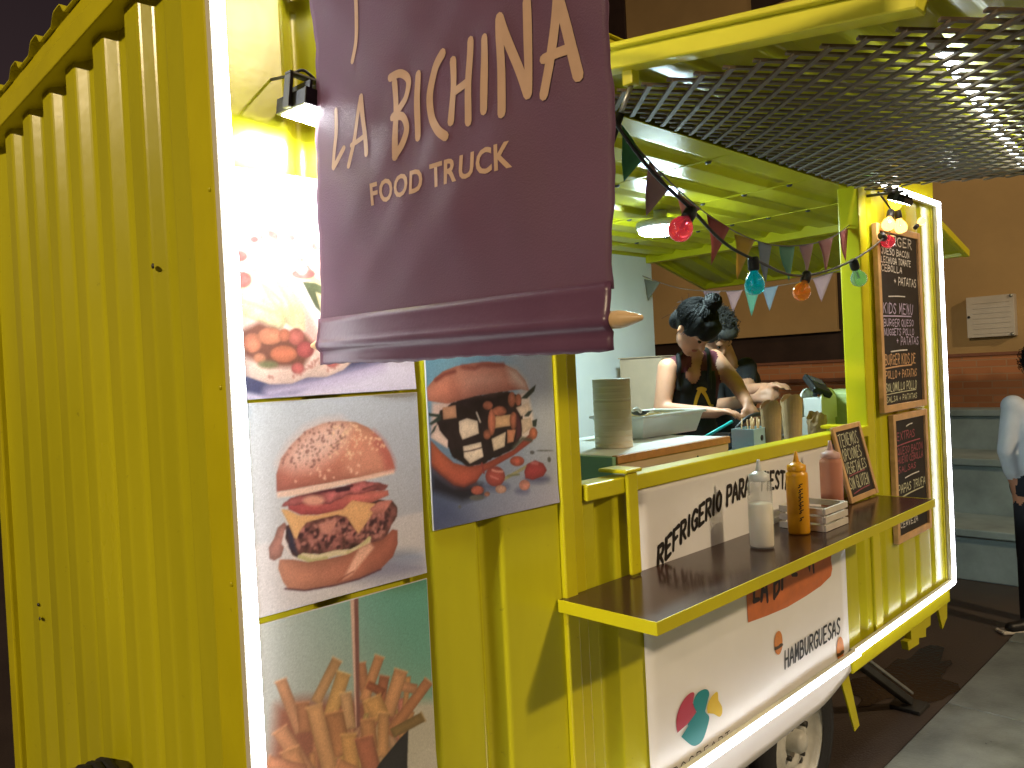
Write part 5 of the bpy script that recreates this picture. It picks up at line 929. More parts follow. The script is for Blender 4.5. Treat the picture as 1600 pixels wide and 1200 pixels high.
bm = bmesh.new(); add_box(bm, (gx-.075, .22, 1.3525), (gx+.075, .38, 1.56), .035, 4); bmobj('body', bm, M['green'], t); box('slot', (gx-.05, .2185, 1.50), (gx+.05, .2205, 1.512), M['black'], t, 0); box('paper', (gx-.045, .214, 1.41), (gx+.045, .2178, 1.508), mat('receipt', (.62, .56, .42), .7, var=.1), t, 0)
# cardboard beside the woman
t = thing('storage_box', 'tall beige storage box by the far corner of the kitchen', 'box'); bxx = (3.291, 1.45, 1.611)[0]
bm = bmesh.new(); add_box(bm, (bxx-.13, 1.30, .55), (bxx+.20, 1.60, 1.77), .004); bmobj('body', bm, M['beige'], t); box('flap', (bxx-.14, 1.295, 1.7705), (bxx+.21, 1.45, 1.776), M['beige'], t, .002); box('flap', (bxx-.14, 1.451, 1.7705), (bxx+.21, 1.605, 1.776), M['beige'], t, .002)

# ================================================================== lamps
t = thing('ceiling_lamp', 'round white ceiling lamp glowing inside the kitchen', 'lamp')
lathe('housing', [(0, .0), (.108, .0), (.112, -.010), (.108, -.030), (.100, -.031), (.0, -.029)], M['whiteplastic'], t, (2.402, 0.7442, 2.37), seg=32)
lathe('diffuser', [(.0995, -.0312), (.0995, -.044), (.09, -.052), (.06, -.057), (0, -.059)], M['ceil_led'], t, (2.402, 0.7442, 2.37), seg=32)
tube('mount', [(2.402, 0.7442, 2.37), ((2.402, 0.7442, 2.37)[0], (2.402, 0.7442, 2.37)[1], 2.43)], .03, M['whiteplastic'], t, 12)
def floodlamp(label, p, aim, s, lens, wall_y=0.):
    t = thing('flood_lamp', label, 'lamp', group='flood lamps on the truck front'); p = Vector(p); z = -Vector(aim).normalized(); x = Vector((1, 0, 0)); y = z.cross(x).normalized(); x = y.cross(z)
    T = Matrix(((x.x, y.x, z.x, p.x), (x.y, y.y, z.y, p.y), (x.z, y.z, z.z, p.z), (0, 0, 0, 1)))
    def ob(nm, a, b, m, bev=.002):
        bm = bmesh.new(); add_box(bm, a, b, bev); bm.transform(T); return bmobj(nm, bm, m, t)
    ob('housing', (-.055*s, -.040*s, .0), (.055*s, .040*s, .022*s), M['black']); ob('lens', (-.048*s, -.034*s, -.0012), (.048*s, .034*s, -.0004), lens, 0)
    for k in range(7): ob('fin', ((-.045+k*.015-.002)*s, -.035*s, .0225*s), ((-.045+k*.015+.002)*s, .035*s, .034*s), M['black'], 0)
    ob('yoke', (-.062*s, -.008*s, .0), (-.0565*s, .008*s, .045*s), M['darksteel'], .001); ob('yoke', (.0565*s, -.008*s, .0), (.062*s, .008*s, .045*s), M['darksteel'], .001); ob('yoke', (-.062*s, -.008*s, .0455*s), (.062*s, .008*s, .049*s), M['darksteel'], .001)
    q = T @ Vector((0, 0, .05*s)); tube('wall_arm', [q, (q.x, -.001, q.z+.01)], .007*s, M['darksteel'], t)
    tube('cable', smoothpath([q+Vector((-.02, 0, 0)), q+Vector((-.04*s, -.005, .012)), q+Vector((-.05*s, .02, .008)), (q.x-.05, -.002, q.z+.03)]), .0026, M['black'], t, 6)
    return t
floodlamp('small flood lamp blazing on the wall left of the purple banner', (.150, -.105, 2.178), (-.10, .06, -1), 1.25, M['flood'])
floodlamp('small flood lamp above the tall menu chalkboard', (2.843, -0.13, 2.345), (0, .45, -1), .9, M['flood2'])
# festoon of coloured bulbs
st = thing('string_lights', 'black cable of coloured festoon bulbs strung across the serving window', 'string lights')
CB = [(0.6999, -0.2924, 2.263), (0.852, -0.2, 2.283), (0.965, -0.22, 2.178), (1.087, -0.24, 2.105), (1.272, -0.22, 2.039), (1.478, -0.2, 2.008), (1.864, -0.15, 1.988), (2.403, -0.1, 2.078), (2.918, -0.05, 2.232), (3.01, -0.045, 2.328), (2.865, -0.04, 2.408)]
tube('cable', smoothpath(CB, 8), .0045, M['black'], st, 6)
def glass(name, col, e): return mat(name, col, .03, var=0, trans=.88, ior=1.08, spec=.9, coat=1., emit=col, estr=e)
GL = dict(red=glass('red_bulb_glass', (.90, .07, .11), .20), teal=glass('teal_bulb_glass', (.0, .46, .52), .14), orange=glass('orange_bulb_glass', (.85, .26, .03), .12), green=glass('green_bulb_glass', (.30, .62, .34), .10), yellow=glass('yellow_bulb_glass', (.95, .66, .05), 2.2), white=glass('clear_bulb_glass', (1, .9, .75), 3.0), amber=glass('amber_bulb_glass', (1., .55, .16), 2.6))
def bulb(top, d, s, g):
    top = Vector(top); d = Vector(d).normalized()
    so_ = lathe('socket', [(0, -.004), (.017*s, -.004), (.020*s, .004), (.020*s, .038*s), (.016*s, .044*s), (0, .044*s)], M['black'], st, top, d, 16)
    lathe('bulb', [(.013*s, .044*s), (.016*s, .052*s), (.030*s, .072*s), (.036*s, .092*s), (.033*s, .112*s), (.020*s, .127*s), (0, .132*s)], GL[g], so_, top, d, 24)
    lathe('filament', [(0, .055*s), (.004*s, .055*s), (.006*s, .090*s), (0, .095*s)], mat('filament', (.5, .45, .35), .3, metal=.8, var=0), so_, top, d, 8)
bulb((1.092, -0.24, 2.097), Vector((0.995, -0.25, 2.016))-Vector((1.092, -0.24, 2.097)), .84, 'red')
bulb((1.467, -0.2, 2.011), (.02, 0, -1), .80, 'teal'); bulb((1.915, -0.15, 1.997), Vector((1.851, -0.15, 1.911))-Vector((1.915, -0.15, 1.997)), .80, 'orange')
bulb((2.421, -0.1, 2.079), Vector((2.484, -0.1, 1.992))-Vector((2.421, -0.1, 2.079)), .84, 'green'); bulb((2.852, -0.05, 2.221), Vector((3.016, -0.05, 2.18))-Vector((2.852, -0.05, 2.221)), .80, 'red')
bulb((3.032, -0.05, 2.45), (-.1, 0, -1), .8, 'yellow'); bulb((2.946, -0.06, 2.332), (-.5, 0, -.8), .75, 'amber'); bulb((3.05, -0.05, 2.345), (.15, -.1, -.9), .75, 'amber'); bulb((2.932, -0.05, 2.414), (.5, -.2, .5), .7, 'white'); bulb((2.866, -0.03, 2.432), (-.6, 0, .3), .7, 'green'); bulb((3.33, -0.03, 2.302), (.5, -.3, .5), .5, 'amber')
# bunting
def bunting(name, label, pens, cord):
    t = thing(name, label, 'bunting'); tube('cord', smoothpath(cord, 5), .0025, mat('bunting_cord', (.25, .2, .18), .8), t, 5)
    for a, b_, c_, col in pens:
        a, b_, c_ = Vector(a), Vector(b_), Vector(c_); V = []; n = 6; nrm = (b_-a).cross(c_-a).normalized()
        for i in range(n+1):
            for j in range(n+1-i):
                u, v = i/n, j/n; p = a*(1-u-v)+b_*u+c_*v; V.append(p+nrm*.004*math.sin(v*5+u*3+a.x*9))
        idx = {}; k = 0
        for i in range(n+1):
            for j in range(n+1-i): idx[(i, j)] = k; k += 1
        Fc = []
        for i in range(n):
            for j in range(n-i):
                Fc.append((idx[(i, j)], idx[(i+1, j)], idx[(i, j+1)]))
                if j < n-i-1: Fc.append((idx[(i+1, j)], idx[(i+1, j+1)], idx[(i, j+1)]))
        o = pymesh('pennant', V, Fc, mat('pennant_%s' % col[0], col[1], .8, var=.06, sss=0), t, True); s_ = o.modifiers.new('t', 'SOLIDIFY'); s_.thickness = .0008
PC = dict(g=('green', (.06, .26, .13)), m=('mauve', (.36, .22, .26)), p=('pink', (.50, .20, .20)), r=('red', (.42, .10, .10)), y=('yellow', (.60, .36, .05)), b=('blue', (.28, .33, .42)), a=('aqua', (.16, .40, .28)), w=('rose', (.50, .28, .30)), k=('brown', (.20, .08, .06)), n=('grey', (.20, .19, .15)))
bunting('bunting', 'bunting of small coloured pennants across the top of the serving window', [
 ((1.183, 0.03, 2.396), (1.295, 0.03, 2.324), (1.185, 0.03, 2.239), PC['g']), ((1.307, 0.03, 2.318), (1.416, 0.03, 2.251), (1.278, 0.03, 2.152), PC['m']), ((1.456, 0.03, 2.248), (1.567, 0.03, 2.204), (1.469, 0.03, 2.144), PC['p']), ((1.618, 0.03, 2.192), (1.742, 0.03, 2.162), (1.628, 0.03, 2.033), PC['r']), ((1.777, 0.03, 2.144), (1.914, 0.03, 2.134), (1.788, 0.03, 1.992), PC['y']), ((1.927, 0.03, 2.133), (2.042, 0.03, 2.127), (1.978, 0.03, 1.991), PC['b']), ((2.091, 0.03, 2.128), (2.218, 0.03, 2.141), (2.148, 0.03, 2.004), PC['a']), ((2.26, 0.03, 2.146), (2.365, 0.03, 2.159), (2.302, 0.03, 2.03), PC['w']), ((2.417, 0.03, 2.174), (2.554, 0.03, 2.2), (2.485, 0.03, 2.05), PC['p']), ((2.612, 0.03, 2.223), (2.723, 0.03, 2.255), (2.67, 0.03, 2.112), PC['r']), ((2.766, 0.03, 2.28), (2.887, 0.03, 2.337), (2.845, 0.03, 2.2), PC['k'])],
 [(1.134, 0.03, 2.432), (1.301, 0.03, 2.321), (1.596, 0.03, 2.199), (1.918, 0.03, 2.135), (2.233, 0.03, 2.142), (2.58, 0.03, 2.21), (2.932, 0.03, 2.361)])
bunting('bunting', 'second bunting hanging across the far end opening of the truck', [
 ((3.56, 1.681, 2.28), (3.56, 1.555, 2.245), (3.56, 1.654, 2.138), PC['n']), ((3.56, 1.254, 2.156), (3.56, 1.133, 2.142), (3.56, 1.212, 2.047), PC['m']), ((3.56, 1.1, 2.139), (3.56, 0.988, 2.134), (3.56, 1.056, 2.01), PC['w']), ((3.56, 0.98, 2.133), (3.56, 0.88, 2.133), (3.56, 0.939, 1.977), PC['a']), ((3.56, 0.872, 2.132), (3.56, 0.771, 2.135), (3.56, 0.828, 1.997), PC['b']), ((3.56, 0.572, 2.147), (3.56, 0.459, 2.167), (3.56, 0.528, 2.018), PC['w'])],
 [(3.56, 1.729, 2.319), (3.56, 1.425, 2.194), (3.56, 1.116, 2.141), (3.56, 0.872, 2.132), (3.56, 0.608, 2.144), (3.56, 0.364, 2.192)])
# ribbed hose coiled on the end wall
hs = []
for k in range(150):
    a = 2*math.pi*k/30; hs.append((-.019-.022*(k/30), .70+.150*math.cos(a)*(1-.01*(k/30)), .705+.135*math.sin(a)))
V_ = bmesh.new(); add_tube(V_, hs, [.017 if k % 2 else .0145 for k in range(150)], 10); ho = bmobj('coiled_hose', V_, M['rubber'], None, False)
tag(ho, 'black ribbed hose coiled low on the yellow end wall', 'hose')
# ================================================================== people
def add_capsule(bm, a, b, ra, rb, seg=14):
    a, b = Vector(a), Vector(b); d = b-a; L = d.length
    if L < 1e-5: d = Vector((0, 0, 1)); L = 1e-5
    d.normalize(); pts = []; rad = []
    for k in range(5): t = R(90-90*k/5*1.0); pts.append(a-d*ra*math.sin(t)*.999); rad.append(max(ra*math.cos(t), ra*.05))
    pts.append(a); rad.append(ra); pts.append(b); rad.append(rb)
    for k in range(1, 6): t = R(90*k/5); pts.append(b+d*rb*math.sin(t)); rad.append(max(rb*math.cos(t), rb*.05))
    add_tube(bm, pts, rad, seg)
def add_ell(bm, c, r, rot=Matrix.Identity(3)):
    g = bmesh.ops.create_uvsphere(bm, u_segments=20, v_segments=14, radius=1)['verts']
    for v in g: v.co = Vector(c)+rot @ Vector((v.co.x*r[0], v.co.y*r[1], v.co.z*r[2]))
def remeshed(name, bm, vox, smooth=3):
    me = bpy.data.meshes.new(name); bm.to_mesh(me); bm.free(); o = bpy.data.objects.new(name, me); COL.objects.link(o)
    m = o.modifiers.new('r', 'REMESH'); m.mode = 'VOXEL'; m.voxel_size = vox; m.use_smooth_shade = True
    s = o.modifiers.new('s', 'SMOOTH'); s.factor = .5; s.iterations = smooth
    bpy.context.view_layer.update(); dg = bpy.context.evaluated_depsgraph_get(); out = bpy.data.meshes.new_from_object(o.evaluated_get(dg)); bpy.data.objects.remove(o); out.name = name
    return out
def seg_dist(p, a, b):
    e = b-a; t = max(0, min(1, (p-a).dot(e)/(e.length_squared+1e-9))); return (p-a-e*t).length
def body(name, parent, bones, ells, mats, vox=.009, smooth=3):
    """bones: (a, b, ra, rb, tag); one continuous remeshed surface, clothing zones by nearest bone"""
    bm = bmesh.new()
    for a, b, ra, rb, tg in bones: add_capsule(bm, a, b, ra, rb)
    for c, r, rot, tg in ells: add_ell(bm, c, r, rot)
    me = remeshed(name, bm, vox, smooth); names = sorted(mats)
    me.materials.clear()
    for k in names: me.materials.append(mats[k])
    B = [(Vector(a), Vector(b), (ra+rb)/2, names.index(t)) for a, b, ra, rb, t in bones]+[(Vector(c), Vector(c), max(r), names.index(t)) for c, r, rot, t in ells]
    mi = []
    for p in me.polygons:
        c = p.center; mi.append(min(B, key=lambda q: seg_dist(c, q[0], q[1])-q[2])[3])
    e2f = {}
    for p in me.polygons:
        for k in p.edge_keys: e2f.setdefault(k, []).append(p.index)
    nb_ = [[] for _ in mi]
    for fs in e2f.values():
        for a in fs:
            for b in fs:
                if a != b: nb_[a].append(b)
    for _ in range(6):
        new = list(mi)
        for i, ns in enumerate(nb_):
            c = {}
            for q in ns: c[mi[q]] = c.get(mi[q], 0)+1
            k = max(c, key=c.get)
            if c[k] >= 3 and k != mi[i]: new[i] = k
        mi = new
    me.polygons.foreach_set('material_index', mi); me.polygons.foreach_set('use_smooth', [True]*len(mi))
    o = bpy.data.objects.new(name, me); COL.objects.link(o); o.parent = parent; return o
def hand(bones, wrist, dirv, nrm, s=1., curl=.5, tag_='skin'):
    """palm and five bent fingers; dirv = pointing direction, nrm = back of the hand"""
    w_ = Vector(wrist); d = Vector(dirv).normalized(); n = Vector(nrm); n = (n-d*n.dot(d)).normalized(); sd_ = d.cross(n)
    bones.append((w_, w_+d*.055*s+sd_*.018*s, .021*s, .015*s, tag_)); bones.append((w_, w_+d*.055*s-sd_*.018*s, .021*s, .015*s, tag_))
    for k, (off, L) in enumerate(((-.030, .062), (-.010, .074), (.010, .070), (.029, .055))):
        p = w_+d*.066*s+sd_*off*s; q = p+(d*(1-.35*curl)-n*curl*.8).normalized()*L*.5*s; r_ = q+(d*(1-1.1*curl)-n*(curl*1.3+.1)).normalized()*L*.5*s
        bones.append((p-d*.015*s, q, .0095*s, .0085*s, tag_)); bones.append((q, r_, .0085*s, .0068*s, tag_))
    p = w_+d*.025*s-sd_*.026*s; q = p+(d*.7-sd_*.6-n*.4).normalized()*.036*s; r_ = q+(d*.9-sd_*.1-n*.5).normalized()*.030*s
    bones.append((p, q, .0115*s, .010*s, tag_)); bones.append((q, r_, .010*s, .008*s, tag_))
def head(parent, c, fwd, up, s, ells, bones, hair_m, style):
    c = Vector(c); f = Vector(fwd).normalized(); u = Vector(up); u = (u-f*u.dot(f)).normalized(); l = u.cross(f); rot = Matrix((l, f, u)).transposed()
    P = lambda a, b, d: c+rot @ Vector((a*s, b*s, d*s))
    ells.append((P(0, -.008, .022), (.072*s, .092*s, .088*s), rot, 'skin')); ells.append((P(0, .022, -.040), (.056*s, .066*s, .070*s), rot, 'skin'))
    bones.append((P(0, .085, .004), P(0, .104, -.026), .009*s, .013*s, 'skin'))
    bones.append((P(0, .072, -.092), P(0, .055, -.095), .020*s, .020*s, 'skin'))
    for e in (-1, 1):
        ells.append((P(e*.074, -.008, -.012), (.009*s, .018*s, .030*s), rot, 'skin')); bones.append((P(e*.018, .086, .018), P(e*.048, .074, .018), .009*s, .008*s, 'skin'))
        bm = bmesh.new(); add_ell(bm, P(e*.030, .080, .002), (.011*s, .008*s, .007*s), rot); bmobj('eye', bm, M['eye'], parent, True)
    bm = bmesh.new(); add_ell(bm, P(0, .084, -.060), (.022*s, .010*s, .007*s), rot); bmobj('mouth', bm, M['lips'], parent, True)
    bm = bmesh.new()
    add_ell(bm, P(0, -.024, .036), (.086*s, .096*s, .094*s), rot); add_ell(bm, P(0, .055, .078), (.060*s, .042*s, .036*s), rot)
    for e in (-1, 1): add_ell(bm, P(e*.064, .012, .040), (.020*s, .050*s, .060*s), rot)
    if style == 'bun':
        add_ell(bm, P(.0, -.030, .150), (.040*s, .040*s, .036*s), rot); add_ell(bm, P(0, -.075, -.02), (.065*s, .045*s, .07*s), rot); add_ell(bm, P(-.01, .074, .050), (.058*s, .028*s, .044*s), rot)
    else: add_ell(bm, P(0, -.07, -.02), (.07*s, .045*s, .06*s), rot)
    me = remeshed('hair', bm, .0075*s, 4); o = obj('hair', me, hair_m, parent, True)
    g = random.Random(3); sb = bmesh.new(); ctr = Vector((0, -.022, .036)); rad_ = Vector((.088, .098, .096))
    sph = lambda d, k: ctr+Vector((d.x*rad_.x, d.y*rad_.y, d.z*rad_.z))*k
    for k in range(820):
        z_ = g.uniform(-.45, 1); a = g.uniform(0, 6.28); q_ = math.sqrt(max(0, 1-z_*z_)); d0 = Vector((q_*math.cos(a), q_*math.sin(a), z_))
        if d0.y > .35 and d0.z < .35: continue
        if style == 'bun':
            db = Vector((.0, -.25, 1)).normalized(); e_ = min(1, g.uniform(.25, .8)); k0 = g.uniform(1.0, 1.035); pts = []
            for t in (0, .33, .66, 1): dd = d0.lerp(db, t*e_); dd = dd.normalized() if dd.length > .05 else db; pts.append(P(*sph(dd, k0+.02*math.sin(t*3+k))))
        else:
            tn = d0.cross(Vector((g.uniform(-1, 1), g.uniform(-1, 1), g.uniform(-1, 1)))).normalized(); L = g.uniform(.015, .042); lift = g.uniform(.0, .028); p = sph(d0, .99)
            pts = [P(*(p)), P(*(p+tn*L*.4+d0*lift*.7)), P(*(p+tn*L*.85+d0*lift)), P(*(p+tn*L*1.1+d0*lift*.6-Vector((0, 0, L*.4))))]
        add_tube(sb, pts, [.0016*s, .0019*s, .0017*s, .0008*s], 4)
    if style == 'bun':
        bc = Vector((0, -.030, .150))
        for k in range(110):
            ax = Vector((g.uniform(-1, 1), g.uniform(-1, 1), g.uniform(-1, 1))).normalized(); u_ = ax.orthogonal().normalized(); v_ = ax.cross(u_); a0 = g.uniform(0, 6.28); rr_ = g.uniform(.036, .043)
            add_tube(sb, [P(*(bc+(u_*math.cos(a0+t)+v_*math.sin(a0+t))*rr_)) for t in (0, .5, 1, 1.5, 2)], .0017*s, 4)
        for k in range(60):
            a = g.uniform(0, 6.28); p = Vector((.088*math.cos(a), -.03+.09*math.sin(a), g.uniform(-.04, .11))); q = p+Vector((math.cos(a)*g.uniform(.005, .03), math.sin(a)*.02, g.uniform(-.06, .03)))
            if p.y > .03 and p.z < .05: continue
            add_tube(sb, [P(*p), P(*((p+q)*.5+Vector((0, 0, .008)))), P(*q)], .0009*s, 4)
    bmobj('strands', sb, hair_m, o)['kind'] = 'stuff'
FWD_CAM = -Vector((F.x, F.y, 0)).normalized(); RGT = Vector((CR.x, CR.y, 0)).normalized()
# --- the woman at the counter
pw = thing('person', 'person with dark hair in a bun wearing a black apron, bending over the counter', 'person')
sk = dict(skin=M['skin'], top=M['top'], leg=M['denim'], shoe=M['black'])
B = []; E_ = []
hipL, hipR = Vector((2.589, 0.8885, 1.256)), Vector((2.763, 0.8015, 1.24)); waist = Vector((2.663, 0.82, 1.468)); chest = Vector((2.675, 0.8115, 1.636)); nk = Vector((2.689, 0.8001, 1.747)); shL = Vector((2.537, 0.8359, 1.703)); shR = Vector((2.84, 0.7644, 1.739))
for e, hp in ((-1, hipL), (1, hipR)):
    kn = Vector((hp.x, hp.y, 1.02))+FWD_CAM*.03; an = Vector((hp.x, hp.y, .63)); B += [(hp, kn, .082, .056, 'leg'), (kn, an, .054, .038, 'leg'), (an, Vector((an.x, an.y, .585))+FWD_CAM*.10, .036, .030, 'shoe')]
mid = (hipL+hipR)/2
B += [(hipL, hipR, .098, .098, 'leg'), (mid+RGT*-.05, waist+RGT*-.04, .10, .092, 'top'), (mid+RGT*.05, waist+RGT*.04, .10, .092, 'top'), (waist+RGT*-.04, chest+RGT*-.055, .092, .094, 'top'), (waist+RGT*.04, chest+RGT*.055, .092, .094, 'top'),
  (chest+RGT*-.05, shL.lerp(nk, .45), .085, .045, 'top'), (chest+RGT*.05, shR.lerp(nk, .45), .085, .045, 'top'), (shL.lerp(nk, .25), nk, .046, .048, 'skin'), (shR.lerp(nk, .25), nk, .046, .048, 'skin'), (chest+FWD_CAM*.058+Vector((0, 0, .03)), nk+FWD_CAM*.010, .050, .040, 'skin'),
  (chest+RGT*-.045+FWD_CAM*.045+Vector((0, 0, -.02)), chest+RGT*-.04+FWD_CAM*.04, .058, .05, 'top'), (chest+RGT*.05+FWD_CAM*.045+Vector((0, 0, -.02)), chest+RGT*.045+FWD_CAM*.04, .058, .05, 'top'),
  (nk, Vector((2.647, 0.759, 1.807)), .045, .044, 'skin')]
e1, w1 = Vector((2.459, 0.8251, 1.511)), Vector((2.478, 0.5535, 1.498)); e2, w2 = Vector((2.766, 0.6097, 1.614)), Vector((2.6, 0.4628, 1.532))
B += [(shL, e1, .050, .040, 'skin'), (e1, w1, .039, .026, 'skin'), (shR, e2, .049, .039, 'skin'), (e2, w2, .038, .026, 'skin')]
hand(B, w1, Vector((2.494, 0.4546, 1.511))-w1, (0, 0, 1), .95, .55); hand(B, w2, Vector((2.55, 0.4263, 1.473))-w2, FWD_CAM+Vector((0, 0, .6)), .95, .6)
hp_ = thing_head = Vector((2.566, 0.6998, 1.888))
head(pw, hp_, FWD_CAM*.45+RGT*.48+Vector((0, 0, -1.0)), Vector((0, 0, 1))+FWD_CAM*.30+RGT*.20, 1.02, E_, B, M['hair'], 'bun')
bo = body('body', pw, B, E_, sk, .0085)
# apron: a cloth shell lifted off the front of the torso
am = bo.data; V = []; Fc = []; mp_ = {}
for p in am.polygons:
    c_ = p.center; rx_ = (c_-chest).dot(RGT); fz = p.normal.dot(FWD_CAM); hz_ = c_.z-chest.z
    inside = hz_ < .045 and hz_ > -.62 and (c_-chest).dot(FWD_CAM) > -.03 and fz > -.15 and abs(rx_) < (.105 if hz_ > -.20 else .16) and am.materials[p.material_index].name != 'skin'
    if inside:
        f = []
        for vi in p.vertices:
            if vi not in mp_: v = am.vertices[vi]; mp_[vi] = len(V); V.append(v.co+v.normal*.009)
            f.append(mp_[vi])
        Fc.append(f)
ap = pymesh('apron', V, Fc, M['apron'], pw, True); so = ap.modifiers.new('t', 'SOLIDIFY'); so.thickness = .003
for e, sh_ in ((-1, shL), (1, shR)):
    p0 = chest+RGT*e*.075+FWD_CAM*.100+Vector((0, 0, .02)); p2 = sh_.lerp(nk, .42)+FWD_CAM*.035+Vector((0, 0, .045)); p1 = (p0+p2)/2+FWD_CAM*.030; p3 = nk-FWD_CAM*.055+Vector((0, 0, .02))
    tube('apron_strap', smoothpath([p0-Vector((0, 0, .06)), p0, p1, p2, p3], 5), .011, M['apron'], pw, 8)
bm = bmesh.new(); ec = chest+RGT*.005+Vector((0, 0, -.04))
from mathutils.bvhtree import BVHTree
bv = BVHTree.FromPolygons([tuple(v) for v in V], Fc)
def onap(a, b, h=0.):
    p = ec+RGT*a+Vector((0, 0, b)); hit = bv.ray_cast(p+FWD_CAM*.6, -FWD_CAM); return (hit[0] if hit[0] else p+FWD_CAM*.12)+FWD_CAM*(.0035+h)
add_stroke(bm, [(-.010, -.130), (-.002, -.07), (.018, -.012), (.032, -.004), (.050, -.030), (.068, -.072), (.084, -.078)], .014, onap, .0001, taper=lambda t: .7+.6*math.sin(3.14*min(1, t*1.1)), n=4); add_stroke(bm, [(.016, .004), (.030, .006), (.046, .0)], .016, onap, .0004, n=3)
bmobj_keep('apron_emblem', bm, M['gold'], pw)
# --- the colleague behind her
p2 = thing('person', 'person with short greying hair in a black shirt reaching past the woman', 'person')
sk2 = dict(skin=M['skin'], shirt=M['apron'], leg=M['denim'], shoe=M['black']); B = []; E_ = []
nk = Vector((3.302, 0.9549, 1.719)); chest = Vector((3.355, 0.984, 1.597)); waist = Vector((3.343, 1.02, 1.381)); shL = Vector((3.287, 1.053, 1.673)); shR = Vector((3.444, 0.9264, 1.682)); hipL = Vector((3.295, 1.091, 1.184)); hipR = Vector((3.398, 0.9897, 1.177))
for hp in (hipL, hipR):
    kn = Vector((hp.x, hp.y, 1.0)); an = Vector((hp.x, hp.y, .63)); B += [(hp, kn, .085, .06, 'leg'), (kn, an, .058, .04, 'leg'), (an, Vector((an.x, an.y, .585))+FWD_CAM*.10, .036, .030, 'shoe')]
mid = (hipL+hipR)/2
B += [(hipL, hipR, .10, .10, 'leg'), (mid, waist, .13, .125, 'shirt'), (waist+RGT*-.04, chest+RGT*-.06, .11, .115, 'shirt'), (waist+RGT*.04, chest+RGT*.06, .11, .115, 'shirt'), (chest, shL, .09, .062, 'shirt'), (chest, shR, .09, .062, 'shirt'), (nk, Vector((3.231, 0.9415, 1.794)), .052, .05, 'skin')]
e2, w2 = Vector((3.188, 0.7837, 1.559)), Vector((3.051, 0.6096, 1.582)); e1, w1 = Vector((3.121, 0.9313, 1.486)), Vector((3.007, 0.6515, 1.527)); m2 = shR.lerp(e2, .62)
B += [(shR, m2, .060, .054, 'shirt'), (m2, e2, .044, .042, 'skin'), (e2, w2, .042, .028, 'skin'), (shL, e1, .058, .045, 'shirt'), (e1, w1, .042, .028, 'skin')]
hand(B, w2, Vector((3.036, 0.5129, 1.606))-w2, (0, 0, 1), 1.05, .45); hand(B, w1, Vector((2.984, 0.5353, 1.559))-w1, FWD_CAM+Vector((0, 0, .4)), 1.05, .6)
head(p2, Vector((3.187, 0.9583, 1.876)), FWD_CAM*.50+RGT*.35+Vector((0, 0, -.85)), Vector((0, 0, 1))+FWD_CAM*.35, 1.06, E_, B, M['hair2'], 'short')
body('body', p2, B, E_, sk2, .010)
# --- the passer-by at the far end of the truck
p3 = thing('person', 'person in a pale blue shirt and dark trousers standing at the right edge', 'person')
sk3 = dict(skin=M['skin'], shirt=M['shirt'], leg=M['denim'], shoe=M['black']); B = []; E_ = []
O = Vector((4.965, -.165, 0)); rt = RGT; fw_ = Vector((F.x, F.y, 0)).normalized()
hipL, hipR = O+rt*-.09+Vector((0, 0, .88)), O+rt*.09+Vector((0, 0, .88)); waist = O+Vector((0, 0, 1.02)); chest = O+Vector((0, 0, 1.24)); nk = O+Vector((0, 0, 1.42)); shL, shR = O+rt*-.17+Vector((0, 0, 1.37)), O+rt*.17+Vector((0, 0, 1.37))
for e, hp in ((-1, hipL), (1, hipR)):
    kn = hp+Vector((0, 0, -.42))+rt*e*.02; an = Vector((kn.x, kn.y, .10))+rt*e*.01; B += [(hp, kn, .092, .066, 'leg'), (kn, an, .064, .052, 'leg'), (an+Vector((0, 0, -.055)), an+Vector((0, 0, -.06))+fw_*-.02-rt*.13, .042, .034, 'shoe')]
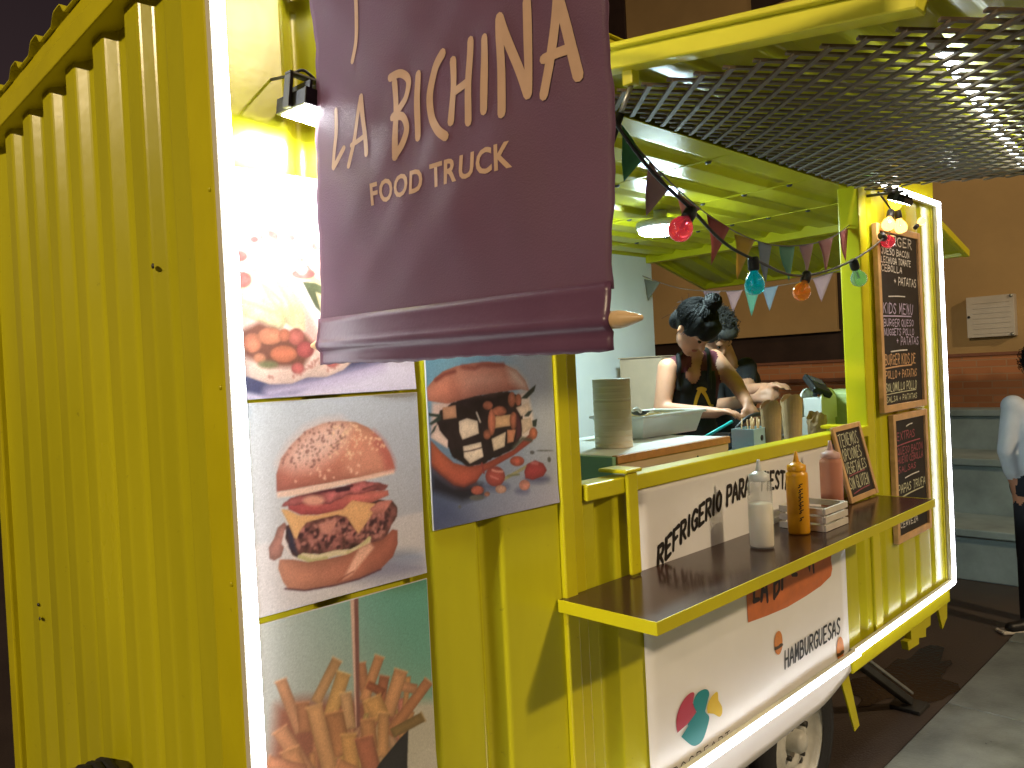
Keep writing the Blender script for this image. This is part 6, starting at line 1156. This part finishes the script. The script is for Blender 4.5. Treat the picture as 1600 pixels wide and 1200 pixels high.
B += [(hipL, hipR, .105, .105, 'leg'), (O+Vector((0, 0, .95)), waist, .14, .135, 'shirt'), (waist+rt*-.05, chest+rt*-.07, .125, .125, 'shirt'), (waist+rt*.05, chest+rt*.07, .125, .125, 'shirt'), (chest+rt*-.05, shL, .10, .068, 'shirt'), (chest+rt*.05, shR, .10, .068, 'shirt'), (nk, nk+Vector((0, 0, .10)), .055, .052, 'skin')]
e1, w1 = shL+Vector((0, 0, -.27))+rt*-.05, shL+Vector((0, 0, -.50))+rt*.00; e2, w2 = shR+Vector((0, 0, -.28))+rt*.03, shR+Vector((0, 0, -.50))+rt*-.02
for s_, e_, w_ in ((shL, e1, w1), (shR, e2, w2)): B += [(s_, e_, .062, .052, 'shirt'), (e_, e_.lerp(w_, .55), .050, .045, 'shirt'), (e_.lerp(w_, .55), w_, .036, .028, 'skin')]; hand(B, w_, (0, 0, -1), -rt, 1.0, .35)
head(p3, O+Vector((0, 0, 1.60)), fw_*.8+rt*.3, (0, 0, 1), 1.05, E_, B, M['hair'], 'short')
body('body', p3, B, E_, sk3, .011)
for e in (-1, 1):
    q = O+rt*(e*.12-.065); bm = bmesh.new(); add_box(bm, (-.125, -.045, .0), (.125, .045, .022), .010, 3); bm.transform(Matrix.Translation((q.x, q.y, 0)) @ Matrix.Rotation(math.atan2(-rt.y, -rt.x), 4, 'Z')); bmobj('shoe_sole', bm, mat('white_sole', (.62, .58, .50), .6, var=.1), p3)
bag = thing('shoulder_bag', 'black shoulder bag carried by the person at the right edge', 'bag')
bm = bmesh.new(); add_box(bm, (-.16, -.06, -.15), (.16, .06, .15), .03, 3); bm.transform(Matrix.Translation(O+rt*-.02+fw_*-.20+Vector((0, 0, 1.03))) @ Matrix.Rotation(math.atan2(rt.y, rt.x), 4, 'Z')); bmobj('body', bm, M['black'], bag)
tube('strap', smoothpath([O+rt*-.15+fw_*-.20+Vector((0, 0, 1.15)), O+rt*-.05+fw_*-.17+Vector((0, 0, 1.32)), O+rt*.13+fw_*-.05+Vector((0, 0, 1.46)), O+rt*.10+fw_*.10+Vector((0, 0, 1.40))], 5), .012, M['black'], bag)
